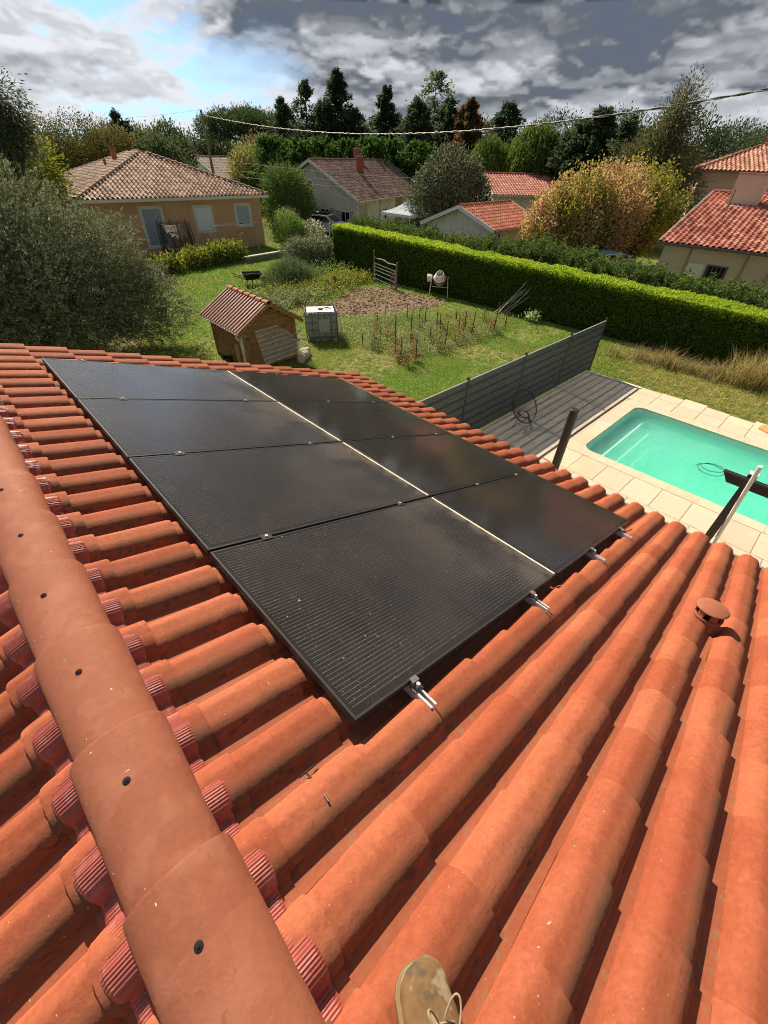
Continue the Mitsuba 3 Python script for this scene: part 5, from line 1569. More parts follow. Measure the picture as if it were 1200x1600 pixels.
def blob_points(blobs, n, rng, shell=0.55):
    """points in a union of ellipsoids (cx, cy, cz, rx, ry, rz), more of them near the surface; with outward directions"""
    B = np.asarray(blobs, float)
    w = (B[:, 3] * B[:, 4] + B[:, 4] * B[:, 5] + B[:, 3] * B[:, 5])
    k = rng.choice(len(B), n, p=w / w.sum())
    d = unit(rng.normal(size=(n, 3)))
    r = shell + (1 - shell) * rng.random(n) ** 0.6
    r = np.where(rng.random(n) < 0.16, rng.random(n), r)
    P = B[k, :3] + d * B[k, 3:] * r[:, None]
    return P, unit(d / B[k, 3:])


def clumped(blobs, clumps, per, spread, rng, shell=0.6, lumps=0.35):
    P, D = blob_points(blobs, clumps, rng, shell)
    P = P + D * ((meshkit.fbm(P * 0.9, 3, 5) - 0.5) * 2 * lumps)[:, None]
    k = np.repeat(np.arange(clumps), per)
    Q = P[k] + rng.normal(size=(len(k), 3)) * spread
    E = unit(Q - P[k])
    return Q, unit(D[k] + 0.9 * E + 0.25 * rng.normal(size=(len(k), 3))), k


def limbs(base, tips, r0, rng, mb, gravity=0.12):
    for t in tips:
        t = np.asarray(t, float)
        s = np.linspace(0, 1, 6)[:, None]
        mid = base + (t - base) * s + np.array([0, 0, 1]) * (s * (1 - s)) * np.linalg.norm(t - base) * gravity
        mid[1:-1] += rng.normal(0, 0.04 * np.linalg.norm(t - base), (4, 3)) * 0.5
        mb.tube(mid, np.linspace(r0, r0 * 0.25, 6), 6)


def broadleaf(name, label, blobs, n, cols, ls, rng, trunk=None, lw=0.5, clump=9, spread=0.35, droop=0.0, bsdf='leaf', shell=0.6, lumps=0.35, var=0.22, patch=None, bark=(0.12, 0.09, 0.07), r0=0.14, cat='tree', up=0.0):
    k = thing(name, label, cat)
    Q, D, ci = clumped(blobs, max(8, n // clump), clump, spread, rng, shell, lumps)
    Q[:, 2] = np.maximum(Q[:, 2], 0.03)
    D = D + np.array([0, 0, up - droop])
    c = tint(cols, len(Q), rng, Q, var, patch)
    V, F, C = leaves(Q, D, ls, ls * lw, c, rng)
    part(k, 'crown', (V, F, C), bsdf)
    B = np.asarray(blobs, float)
    m = MB()
    g = np.array(trunk if trunk is not None else [B[:, 0].mean(), B[:, 1].mean(), 0.0])
    fork = g + np.array([0, 0, max(0.25, (B[:, 2] - B[:, 5]).min() * 0.9 + 0.2)])
    s = np.linspace(0, 1, 5)
    m.tube(g + np.outer(s, fork - g), np.linspace(r0 * 1.25, r0, 5), 8)
    tips = [b[:3] + rng.normal(0, 0.15, 3) * b[3:] for b in B]
    limbs(fork, tips, r0 * 0.65, rng, m)
    part(k, 'trunk', m, 'matte', smooth=True, rgb=bark)
    return k


def conifer(name, label, x, y, h, r, n, cols, rng, base=0.03, taper=0.75, droop=0.25, ls=0.40, whorl=0.7, ragged=0.35, bare=0.0, bark=(0.09, 0.065, 0.05), lean=(0, 0)):
    k = thing(name, label, 'tree')
    r, n = r * 1.75, int(n * 1.5)
    nb = int((h / whorl) * 13)
    t = rng.random(nb) ** 0.85
    z = h * (base + (1 - base) * t)
    R = r * (1 - t) ** taper * (1 + rng.normal(0, ragged, nb)).clip(0.25, 1.8) + 0.12
    if bare:
        keep = rng.random(nb) > bare
        z, R, t = z[keep], R[keep], t[keep]
    a = rng.random(len(z)) * 2 * PI
    nb = len(z)
    per = max(4, n // nb)
    i = np.repeat(np.arange(nb), per)
    s = rng.random(len(i)) ** 0.6
    dirs = np.stack([np.cos(a), np.sin(a), 0 * a], 1)
    P = np.stack([x + 0 * s, y + 0 * s, z[i]], 1) + dirs[i] * (R[i] * s)[:, None]
    P[:, 2] += R[i] * (0.18 * s - droop * s * s) + rng.normal(0, 0.10, len(i)) * (0.4 + s)
    P += rng.normal(0, 0.10, P.shape) * (0.5 + R[i] * 0.3)[:, None]
    P[:, 0] += lean[0] * (P[:, 2] / h) ** 2
    P[:, 1] += lean[1] * (P[:, 2] / h) ** 2
    P[:, 2] = np.maximum(P[:, 2], 0.05)
    D = dirs[i] + np.array([0, 0, 0.15]) + 0.55 * rng.normal(size=(len(i), 3))
    V, F, C = leaves(P, D, ls, ls * 0.42, tint(cols, len(P), rng, P, 0.3), rng)
    part(k, 'crown', (V, F, C), 'leaf')
    m = MB()
    zz = np.linspace(0, h * 0.97, 8)
    m.tube(np.column_stack([x + lean[0] * (zz / h) ** 2, y + lean[1] * (zz / h) ** 2, zz]), np.linspace(0.10 + 0.014 * h, 0.02, 8), 8)
    for q in range(0, nb, 3):
        tip = np.array([x, y, z[q]]) + dirs[q] * R[q] * 0.8 + [0, 0, -droop * 0.5 * R[q]]
        off = np.array([lean[0], lean[1], 0]) * (z[q] / h) ** 2
        m.tube([np.array([x, y, z[q]]) + off, tip + off], [0.035, 0.012], 4, caps=False)
    part(k, 'trunk', m, 'matte', smooth=True, rgb=bark)
    return k


OLIVE = [(0.080, 0.097, 0.053), (0.115, 0.132, 0.083), (0.056, 0.072, 0.034), (0.175, 0.19, 0.14)]
rng = np.random.default_rng(101)
# the olive beside the roof: sprays of narrow leaves on arching shoots
k = thing('olive_tree', 'big grey green olive tree rising beyond the left corner of the roof', 'tree')
ob = [(0.9, 11.6, 3.0, 2.6, 2.4, 2.35), (-0.6, 11.9, 3.5, 2.3, 2.2, 2.1), (3.0, 12.2, 2.6, 1.9, 1.8, 1.6), (4.3, 11.6, 1.5, 1.3, 1.3, 1.1), (-1.2, 11.0, 2.6, 2.3, 2.2, 2.2), (2.7, 11.9, 2.05, 1.7, 1.7, 1.65), (0.2, 12.3, 3.9, 1.9, 1.8, 1.4), (-2.6, 11.2, 2.2, 1.9, 2.0, 2.0), (3.8, 11.7, 1.45, 1.15, 1.2, 1.0), (1.6, 10.6, 1.9, 1.6, 1.4, 1.4), (-0.6, 10.3, 1.9, 2.0, 1.5, 1.6)]
ns = 15500
P, D = blob_points(ob, ns, rng, 0.62)
P = P + D * ((meshkit.fbm(P * 0.8, 3, 8) - 0.5) * 0.9)[:, None]
shoot = unit(D + np.array([0.25, -0.1, 0.75]) + 0.45 * rng.normal(size=(ns, 3)))
per = 17
i = np.repeat(np.arange(ns), per)
s = np.tile(np.linspace(0, 1, per), ns)
sl_ = rng.uniform(0.28, 0.62, ns)
Q = P[i] + shoot[i] * (s * sl_[i])[:, None] + np.array([0, 0, -1.0]) * (s ** 2 * sl_[i] * 0.25)[:, None] + rng.normal(0, 0.012, (len(i), 3))
Dl = shoot[i] * 0.9 + rng.normal(0, 0.55, (len(i), 3))
Q[:, 2] = np.maximum(Q[:, 2], 0.15)
V, F, C = leaves(Q, Dl, 0.105, 0.029, tint(OLIVE, len(Q), rng, None, 0.3), rng, 0.1)
part(k, 'crown', (V, F, C), 'waxy_leaf')
m = MB()
for g, tips in (((1.2, 11.6, 0), ((0.6, 11.8, 3.3), (2.6, 11.9, 2.2), (1.4, 10.7, 2.0), (0.2, 12.2, 4.2))), ((0.2, 11.5, 0), ((-1.2, 11, 3.0), (-2.5, 11.1, 2.3), (-0.6, 10.4, 2.2)))):
    g = np.array(g, float)
    f_ = g + [0.1, -0.1, 0.9]
    m.tube([g, g + [0.06, 0, 0.45], f_], [0.20, 0.15, 0.14], 10)
    limbs(f_, tips, 0.09, rng, m)
part(k, 'trunk', m, 'matte', smooth=True, rgb=(0.13, 0.11, 0.085))

# clipped hedge
HEDGE_SHADED = [(0.060, 0.108, 0.018), (0.085, 0.14, 0.024), (0.045, 0.082, 0.014)]
HEDGE_SUNLIT = [(0.21, 0.29, 0.028), (0.27, 0.34, 0.04), (0.16, 0.24, 0.022)]  # lighter leaves on top, darker on the sides: sun and shade painted in
k = thing('clipped_hedge', 'long square clipped green hedge along the far side of the garden', 'hedge')
ha, hb = np.array([17.95, 18.5]), np.array([18.95, -11.0])
hl = np.linalg.norm(hb - ha); hd = (hb - ha) / hl; hn = np.array([-hd[1], hd[0]])
HW = 1.15


def hedge_h(t):
    return np.interp(t, [0, 15, 23, 30], [2.22, 1.90, 1.68, 1.55])


ns = 150000
face = rng.random(ns)
t = rng.random(ns) * hl
P = np.zeros((ns, 3)); D = np.zeros((ns, 3))
hh = hedge_h(t)
top = face < 0.40
q = rng.random(ns)
P[top, :2] = ha + np.outer(t[top], hd) + np.outer(q[top] * HW, hn)
P[top, 2] = hh[top]
D[top] = [0, 0, 1]
fr = (face >= 0.40) & (face < 0.88)
P[fr, :2] = ha + np.outer(t[fr], hd)
P[fr, 2] = 0.05 + (q * (hh - 0.05))[fr]
D[fr] = [-hn[0], -hn[1], 0]
en = (face >= 0.88) & (face < 0.93)
P[en, :2] = ha + np.outer(q[en] * HW, hn)
P[en, 2] = (0.05 + rng.random(ns) * (hh - 0.05))[en]
D[en] = [-hd[0], -hd[1], 0]
bkf = face >= 0.93
P[bkf, :2] = ha + np.outer(t[bkf], hd) + hn * HW
P[bkf, 2] = 0.05 + (q * (hh - 0.05))[bkf]
D[bkf] = [hn[0], hn[1], 0]
bump = (meshkit.fbm(P * 1.6, 3, 12) - 0.5) * 0.22 + (meshkit.fbm(P * 6, 2, 14) - 0.5) * 0.12
P = P + D * (bump - np.abs(rng.normal(0, 0.05, ns)))[:, None]
Dl = D * 0.75 + np.array([0, 0, 0.25]) + 0.75 * rng.normal(size=(ns, 3))
V, F, C = leaves(P, Dl, 0.085, 0.050, np.where((P[:, 2] > hh - 0.16 + rng.normal(0, 0.06, ns))[:, None], tint(HEDGE_SUNLIT, ns, rng, None, 0.25), tint(HEDGE_SHADED, ns, rng, None, 0.35)), rng, N=D + [0, 0, 0.3])
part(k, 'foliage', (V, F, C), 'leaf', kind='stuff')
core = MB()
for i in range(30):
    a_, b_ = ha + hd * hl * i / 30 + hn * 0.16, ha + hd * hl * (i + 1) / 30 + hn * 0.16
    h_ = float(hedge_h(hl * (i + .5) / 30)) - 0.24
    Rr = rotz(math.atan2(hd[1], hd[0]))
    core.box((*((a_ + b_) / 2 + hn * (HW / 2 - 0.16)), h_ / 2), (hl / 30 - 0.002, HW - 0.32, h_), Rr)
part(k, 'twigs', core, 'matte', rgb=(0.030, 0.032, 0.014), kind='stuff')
solo('hedge_edge_board', 'thin pale board at the far end of the clipped hedge', 'board', MB().beam((17.88, 18.72, 0), (17.88, 18.72, 2.3), 0.05, 0.05, up=(1, 0, 0)), 'matte', rgb=(0.5, 0.48, 0.42))

# loose laurel hedge behind it
LAUREL = [(0.050, 0.085, 0.022), (0.075, 0.115, 0.030), (0.11, 0.15, 0.045), (0.055, 0.088, 0.026)]
la, lb = np.array([22.5, 21.6]), np.array([20.7, -9.0])
k = thing('laurel_hedge', 'loose taller laurel hedge running behind the clipped hedge', 'hedge')
ns = 5200
t = rng.random(ns)
base = la + np.outer(t, lb - la) + np.outer(rng.normal(0, 0.42, ns), [1, 0.06])
hh = 1.50 - 0.26 * t + 0.55 * meshkit.fbm(np.column_stack([base * 0.9, 0 * t]), 3, 4) + rng.normal(0, 0.14, ns)
z = hh * (0.25 + 0.75 * rng.random(ns) ** 0.5)
z = z + 0.38 * np.exp(-((base[:, 1] - 6.0) / 3.2) ** 2)
P0 = np.column_stack([base, z])
per = 15
i = np.repeat(np.arange(ns), per)
s = np.tile(np.linspace(0.05, 1, per), ns)
sh = unit(np.column_stack([rng.normal(0, 0.35, ns), rng.normal(0, 0.35, ns), np.ones(ns)]))
Q = P0[i] + sh[i] * (s * 0.42)[:, None]
an = rng.random(len(i)) * 2 * PI
Dl = np.column_stack([np.cos(an), np.sin(an), rng.uniform(0.1, 0.9, len(i))])
V, F, C = leaves(Q, Dl, 0.15, 0.06, tint(LAUREL, len(Q), rng, None, 0.28), rng)
part(k, 'foliage', (V, F, C), 'waxy_leaf', kind='stuff')
m = MB()
for q in range(60):
    t_ = q / 60
    b_ = la + t_ * (lb - la) + rng.normal(0, 0.2, 2)
    m.tube([(*b_, 0), (*(b_ + rng.normal(0, .2, 2)), 1.7)], [0.035, 0.015], 5)
part(k, 'stems', m, 'matte', rgb=(0.07, 0.055, 0.04), kind='stuff')

# autumn trees before the orange roofed annex
AUT_OLD = [(0.36, 0.25, 0.13), (0.30, 0.20, 0.11), (0.38, 0.30, 0.12), (0.28, 0.27, 0.06), (0.20, 0.24, 0.04)]
BUFF = [(0.30, 0.215, 0.115), (0.25, 0.17, 0.09), (0.34, 0.255, 0.125), (0.29, 0.225, 0.075)]
YG = [(0.21, 0.20, 0.035), (0.15, 0.165, 0.03), (0.26, 0.21, 0.07), (0.25, 0.185, 0.085)]
GRN = [(0.10, 0.125, 0.025), (0.08, 0.105, 0.022), (0.18, 0.165, 0.045)]


def upright_tree(name, label, x, y, h, r, n, cols, rng, ls=0.17, patch=0.6):
    """many steep stems that fan out from the ground"""
    k = thing(name, label, 'tree')
    ns_ = 130
    a = rng.random(ns_) * 2 * PI
    rr = r * np.sqrt(rng.random(ns_))
    tip = np.stack([x + rr * np.cos(a), y + rr * np.sin(a), h * (1 - 0.35 * (rr / r) ** 2) * rng.uniform(0.72, 1.0, ns_)], 1)
    b0 = np.stack([x + 0.22 * rr * np.cos(a), y + 0.22 * rr * np.sin(a), np.full(ns_, 0.1)], 1)
    per = max(10, n // ns_)
    i = np.repeat(np.arange(ns_), per)
    s = 0.16 + 0.84 * rng.random(len(i)) ** 0.75
    P = b0[i] + (tip - b0)[i] * s[:, None]
    P[:, :2] += ((tip - b0)[i][:, :2]) * (0.35 * s * (1 - s))[:, None]
    P += rng.normal(0, 1, P.shape) * (0.10 + 0.20 * (1 - s) + 0.06)[:, None]
    P[:, 2] = np.maximum(P[:, 2], 0.1)
    D = unit((tip - b0)[i]) * 0.7 + 0.75 * rng.normal(size=(len(i), 3))
    V, F, C = leaves(P, D, ls, ls * 0.62, tint(cols, len(P), rng, P, 0.25, patch), rng)
    part(k, 'crown', (V, F, C), 'leaf')
    m = MB()
    for q in range(0, ns_, 2):
        s5 = np.linspace(0, 1, 6)[:, None]
        pp = b0[q] + (tip[q] - b0[q]) * s5
        pp[:, :2] += (tip[q] - b0[q])[:2] * (0.35 * s5 * (1 - s5))
        m.tube(pp, np.linspace(0.05, 0.008, 6), 5, caps=False)
    part(k, 'trunk', m, 'matte', smooth=True, rgb=(0.17, 0.13, 0.10))


upright_tree('autumn_tree', 'buff and yellow autumn tree standing before the orange roofed annex', 28.2, 9.9, 4.8, 1.8, 13000, BUFF + YG[:1], rng)
upright_tree('autumn_tree', 'tallest yellow green autumn tree in the middle of the buff leaved group', 29.0, 9.0, 5.75, 2.1, 16000, YG + BUFF[:1], rng)
upright_tree('autumn_tree', 'buff brown autumn tree right of the tallest yellow green one', 31.2, 8.0, 5.9, 2.5, 19000, BUFF, rng)
upright_tree('autumn_tree', 'yellow green autumn tree whose right side meets the red clay roof', 34.2, 7.6, 6.2, 2.8, 19000, GRN + YG, rng)

# magnolia, round and glossy
MAG = [(0.045, 0.062, 0.030), (0.075, 0.092, 0.055), (0.030, 0.045, 0.022), (0.17, 0.18, 0.14)]
broadleaf('magnolia_tree', 'round glossy dark magnolia between the white house and the red roofs', [(30.9, 20.4, 3.0, 2.7, 2.7, 2.85), (30.7, 20.2, 3.9, 2.1, 2.1, 1.95), (31.6, 19.4, 2.4, 2.0, 2.0, 2.2), (29.9, 21.3, 2.4, 1.9, 1.9, 2.1)], 26000, MAG, 0.20, rng, lw=0.42, clump=7, spread=0.16, bsdf='waxy_leaf', shell=0.86, lumps=0.25)
broadleaf('laurel_bush', 'big dark glossy bush between the tan bungalow and the white house', [(23.4, 31.2, 2.6, 1.9, 1.9, 1.9), (22.6, 30.6, 1.7, 1.7, 1.7, 1.6), (24.2, 32.0, 2.1, 1.6, 1.6, 1.9), (23.1, 31.6, 3.5, 1.3, 1.3, 1.1)], 20000, [(0.05, 0.085, 0.022), (0.075, 0.115, 0.03), (0.10, 0.14, 0.05)], 0.20, rng, lw=0.38, clump=7, spread=0.2, bsdf='waxy_leaf', shell=0.75)
broadleaf('round_bush', 'light green rounded bush at the corner of the tan bungalow', [(19.6, 26.0, 1.15, 1.0, 1.0, 1.1), (20.2, 25.6, 0.8, 0.8, 0.8, 0.8)], 9000, [(0.085, 0.14, 0.035), (0.12, 0.18, 0.05)], 0.11, rng, clump=7, spread=0.12, cat='bush', r0=0.05)
broadleaf('grey_bush', 'grey green glossy bush in front of the low garden wall', [(16.9, 19.3, 0.85, 1.25, 1.1, 0.8), (17.8, 19.5, 0.75, 1.0, 1.0, 0.7), (16.2, 19.6, 0.9, 0.9, 0.9, 0.65)], 9500, [(0.085, 0.105, 0.06), (0.12, 0.14, 0.085), (0.06, 0.08, 0.04), (0.20, 0.22, 0.15)], 0.13, rng, lw=0.45, clump=7, spread=0.14, bsdf='waxy_leaf', shell=0.7, cat='bush', r0=0.06)
broadleaf('white_flowered_bush', 'bush speckled with white blossom beside the parked silver hatchback', [(21.4, 25.6, 0.8, 0.9, 0.9, 0.7), (20.8, 24.8, 0.55, 0.8, 0.8, 0.55)], 6500, [(0.07, 0.09, 0.05), (0.10, 0.12, 0.06), (0.42, 0.42, 0.36)], 0.12, rng, clump=7, spread=0.12, cat='bush', r0=0.05)
broadleaf('dark_bush', 'dark purple leaved bush between the light green bush and the parked hatchback', [(21.5, 28.4, 1.1, 1.0, 1.0, 1.05)], 5000, [(0.055, 0.045, 0.04), (0.08, 0.07, 0.05)], 0.13, rng, clump=7, spread=0.14, cat='bush', r0=0.05)
# rosemary: upright needles
k = thing('rosemary_bush', 'spiky dark green rosemary bush beyond the wheelbarrow', 'bush')
ns = 1500
xy = rng.normal(0, 1, (ns, 2)) * [0.75, 0.60] + [13.35, 16.3]
hh = 1.15 * np.exp(-((xy - [13.35, 16.3]) ** 2).sum(1) * 0.35) * rng.uniform(0.75, 1.2, ns)
per = 22
i = np.repeat(np.arange(ns), per)
s = np.tile(np.linspace(0.15, 1, per), ns)
ln_ = rng.normal(0, 0.18, (ns, 2))
Q = np.column_stack([xy[i] + ln_[i] * s[:, None] * hh[i][:, None], hh[i] * s])
Dl = np.column_stack([rng.normal(0, 0.55, (len(i), 2)), np.ones(len(i))])
V, F, C = leaves(Q, Dl, 0.085, 0.018, tint([(0.055, 0.085, 0.035), (0.085, 0.12, 0.055), (0.04, 0.06, 0.03)], len(Q), rng), rng, 0.1)
part(k, 'foliage', (V, F, C), 'leaf')
m = MB()
for q in range(0, ns, 12):
    m.tube([(*xy[q], 0), (*(xy[q] + ln_[q] * hh[q]), hh[q])], [0.012, 0.004], 4, caps=False)
part(k, 'stem', m, 'matte', rgb=(0.10, 0.075, 0.05))

# vines along the foot of the tan bungalow's garden
VINE = [(0.11, 0.14, 0.02), (0.08, 0.11, 0.02), (0.19, 0.19, 0.035), (0.06, 0.08, 0.02)]
for q, (x, y, r_, h_, lab) in enumerate(((10.9, 23.4, 1.2, 1.0, 'yellow green vine bush before the trampoline'), (12.6, 23.7, 1.15, 1.1, 'yellow green vine bush second from the trampoline'), (13.9, 24.0, 0.95, 1.1, 'bright yellow vine bush below the clothes line'), (9.2, 22.9, 1.1, 0.8, 'low vine bush emerging from behind the olive tree'))):
    broadleaf('vine_bush', lab, [(x, y, h_ * 0.35, r_, r_ * 0.6, h_ * 0.42), (x + 0.4, y + 0.1, h_ * 0.5, r_ * 0.5, r_ * 0.45, h_ * 0.40)], 1900, VINE, 0.15, rng, lw=0.75, clump=6, spread=0.16, cat='bush', r0=0.04, lumps=0.2)

# ------------------------------------------------------------------ distant trees
DARK = [(0.032, 0.050, 0.026), (0.048, 0.070, 0.034), (0.026, 0.040, 0.022)]
CON = [(0.042, 0.064, 0.036), (0.062, 0.088, 0.046), (0.030, 0.048, 0.027)]
conifer('conifer', 'ragged dark conifer beside the umbrella pine', 41.0, 57.4, 10.3, 2.3, 5200, CON, rng, ragged=0.45)
conifer('conifer', 'taller thin topped conifer left of the tallest one', 45.2, 58.1, 12.3, 2.3, 4600, CON, rng, ragged=0.6, bare=0.25)
conifer('conifer', 'tallest dense dark conifer left of centre', 46.7, 53.3, 13.1, 2.5, 9000, DARK, rng, ragged=0.3)
conifer('conifer', 'shorter dark conifer in front of the tallest one', 45.3, 54.3, 10.4, 2.6, 6500, CON, rng)
conifer('conifer', 'loose grey green conifer right of the tallest one', 48.4, 51.8, 9.6, 2.6, 5200, [(0.05, 0.07, 0.04), (0.07, 0.09, 0.055)], rng, ragged=0.5)
conifer('conifer', 'slender dark conifer above the brick chimneys', 49.4, 46.9, 11.5, 2.3, 9000, DARK, rng, ragged=0.3)
conifer('conifer', 'dark conifer left of the sparse tall pine', 47.8, 40.0, 10.2, 2.4, 7000, CON, rng, ragged=0.35)
conifer('pine_tree', 'sparse tall pine with bare upper branches', 50.5, 40.0, 12.5, 2.0, 1900, [(0.06, 0.085, 0.04), (0.09, 0.11, 0.06)], rng, ragged=0.4, bare=0.45, base=0.35, taper=0.45)
conifer('conifer', 'dark conifer right of the sparse tall pine', 48.7, 36.2, 10.0, 2.5, 8000, CON, rng, ragged=0.35)
conifer('conifer', 'conifer with rusty brown dying top branches', 48.4, 33.2, 9.9, 2.6, 8000, [(0.035, 0.04, 0.02), (0.055, 0.05, 0.028), (0.13, 0.06, 0.035)], rng, ragged=0.35)
conifer('conifer', 'narrow dark conifer left of the willows', 57.4, 34.4, 10.2, 2.0, 6000, DARK, rng, ragged=0.25, taper=0.5)
for q, (x, y, h_, lab) in enumerate(((33.4, 43.6, 5.2, 'bright green cypress hedge tree behind the gabled house roof'), (35.6, 42.0, 5.6, 'second bright green cypress behind the gabled house roof'), (37.6, 40.6, 5.3, 'third bright green cypress behind the gabled house roof'), (39.8, 39.2, 5.6, 'cypress behind the left brick chimney'), (42.2, 38.6, 5.5, 'cypress behind the right brick chimney'), (43.8, 35.8, 5.4, 'cypress between the chimneys and the magnolia'), (31.4, 45.8, 5.4, 'leftmost bright green cypress beside the autumn shrub'))):
    conifer('cypress', lab, x, y, h_ + 0.9, 1.9, 5200, [(0.042, 0.085, 0.02), (0.065, 0.115, 0.03), (0.03, 0.062, 0.018)], rng, taper=0.5, droop=-0.25, ls=0.32, ragged=0.2)
# umbrella pine
ux, uy = 42.5, 69.3
cr = [(ux + a, uy + b, 8.2 + c, 2.6, 2.6, 1.3) for a, b, c in ((0, 0, 0.5), (2.6, -1.5, 0), (-2.6, 1.6, 0.1), (1.2, 2.4, 0.1), (-1.0, -2.5, 0.0), (4.0, -3.0, -0.5), (-4.0, 2.6, -0.5))]
broadleaf('umbrella_pine', 'wide flat topped umbrella pine right of the utility pole', cr, 26000, [(0.024, 0.045, 0.016), (0.034, 0.060, 0.022)], 0.30, rng, trunk=(ux, uy, 0), lw=0.35, clump=10, spread=0.28, shell=0.7, lumps=0.15, r0=0.3, up=0.4)
broadleaf('golden_shrub', 'rounded olive yellow tree behind the grey brown roof', [(30.9, 50.0, 3.4, 2.2, 2.2, 2.3), (31.6, 49.4, 2.6, 1.8, 1.8, 2.0)], 9000, [(0.14, 0.14, 0.05), (0.19, 0.18, 0.07), (0.10, 0.11, 0.04)], 0.26, rng, clump=8, spread=0.3)
broadleaf('bronze_tree', 'bronze leaved tree beneath the umbrella pine', [(34.0, 52.6, 4.4, 2.3, 2.2, 2.5), (35.4, 51.8, 3.4, 2.0, 2.0, 2.4)], 7000, [(0.09, 0.075, 0.04), (0.13, 0.105, 0.055), (0.07, 0.07, 0.035)], 0.28, rng, clump=8, spread=0.35)
# willows
WIL = [(0.060, 0.095, 0.020), (0.085, 0.125, 0.028), (0.045, 0.075, 0.018)]


def willow(label, x, y, h, r, n, rng):
    k = thing('willow_tree', label, 'tree')
    ns_ = n // 16
    a = rng.random(ns_) * 2 * PI
    t = rng.random(ns_) ** 0.5
    P0 = np.stack([x + r * t * np.cos(a), y + r * t * np.sin(a), h * (0.97 - 0.42 * t ** 2.2) + rng.normal(0, 0.25, ns_)], 1)
    i = np.repeat(np.arange(ns_), 16)
    s = np.tile(np.linspace(0, 1, 16), ns_)
    ln = rng.uniform(0.8, 2.6, ns_)
    P = P0[i] + np.column_stack([0.30 * np.cos(a)[i] * s, 0.30 * np.sin(a)[i] * s, -ln[i] * s]) + rng.normal(0, 0.08, (len(i), 3))
    P[:, 2] = np.maximum(P[:, 2], 0.3)
    V, F, C = leaves(P, np.array([0.1, 0.05, -1]) + 0.45 * rng.normal(size=(len(i), 3)), 0.34, 0.085, tint(WIL, len(P), rng, P, 0.25, 0.3), rng)
    part(k, 'crown', (V, F, C), 'leaf')
    m = MB()
    g = np.array([x, y, 0.0])
    m.tube([g, g + [0, 0, h * 0.35]], [0.3, 0.22], 8)
    limbs(g + [0, 0, h * 0.35], [P0[q] for q in rng.integers(ns_, size=14)], 0.12, rng, m)
    part(k, 'trunk', m, 'matte', smooth=True, rgb=(0.12, 0.10, 0.07))


willow('broad weeping willow above the dull red roof', 46.8, 23.4, 8.2, 3.3, 24000, rng)
willow('lower weeping willow left of the broad one', 44.6, 27.0, 7.1, 2.7, 15000, rng)
willow('weeping willow right of the broad one', 49.0, 20.6, 7.9, 2.8, 16000, rng)
conifer('conifer', 'dark conifer left of the leaning tall tree', 46.5, 17.4, 8.6, 2.0, 8000, DARK, rng, taper=0.55)
conifer('conifer', 'lower dark conifer beside the willows', 45.9, 18.9, 7.4, 1.7, 6000, DARK, rng, taper=0.5)
conifer('conifer', 'thin conifer just left of the leaning tall tree', 44.6, 14.2, 8.2, 1.3, 2600, CON, rng, bare=0.2)
# the big leaning tree on the right
tb = np.array([42.9, 11.2])
bl = [(tb[0] - 0.6 + 0.9 * q / 9, tb[1] + 0.4 - 0.2 * q, 2.2 + 0.82 * q, 2.7 - 0.24 * q, 2.7 - 0.24 * q, 1.3) for q in range(9)] + [(43.5, 8.7, 3.4, 2.0, 2.0, 1.7), (43.6, 9.4, 5.2, 1.6, 1.6, 1.5), (42.2, 12.4, 5.0, 1.5, 1.5, 1.6)]
broadleaf('leaning_tree', 'tall wind blown dark tree with a tan tinged crown above the autumn trees', bl, 44000, [(0.045, 0.06, 0.028), (0.07, 0.075, 0.035), (0.115, 0.10, 0.05), (0.035, 0.05, 0.022)], 0.18, rng, trunk=(tb[0], tb[1], 0), lw=0.4, clump=8, spread=0.32, shell=0.5, r0=0.25, up=0.5, lumps=0.4)
for q, (x, y, z, r_, lab) in enumerate(((104, 21.5, 6.2, 5.0, 'distant rounded tree above the two storey house roof'), (98, 15.5, 5.6, 4.2, 'distant rounded tree at the right edge of the view'))):
    broadleaf('distant_tree', lab, [(x, y, z, r_, r_, 4.4), (x + 2, y - 3, z - 1, r_ * .8, r_ * .8, 3.6)], 7000, [(0.04, 0.056, 0.032), (0.06, 0.08, 0.045)], 0.45, rng, clump=10, spread=0.55, r0=0.3)
# the left-hand row
broadleaf('tall_feathery_tree', 'tall grey green feathery tree at the left edge', [(4.0, 18.5, 6.5, 0.4, 0.4, 0.7), (4.1, 18.5, 5.8, 0.45, 0.45, 0.7), (3.4, 18.8, 6.3, 0.7, 0.7, 1.0), (3.0, 19.0, 5.4, 1.0, 1.0, 1.2), (2.6, 19.2, 6.2, 0.9, 1.0, 1.3)], 15000, [(0.05, 0.065, 0.045), (0.075, 0.09, 0.06), (0.035, 0.048, 0.03)], 0.17, rng, lw=0.22, clump=14, spread=0.22, shell=0.4, up=-0.5, lumps=0.5, bark=(0.08, 0.07, 0.05))
broadleaf('yellow_tree', 'yellow green low tree at the left edge behind the olive', [(4.9, 24.6, 4.6, 1.4, 1.4, 1.25), (3.6, 24.6, 4.3, 1.3, 1.3, 1.3)], 8000, [(0.115, 0.13, 0.02), (0.09, 0.11, 0.02), (0.15, 0.14, 0.025)], 0.18, rng, clump=8, spread=0.25)
MIX = [(0.048, 0.058, 0.020), (0.075, 0.065, 0.022), (0.040, 0.052, 0.017), (0.10, 0.07, 0.022)]
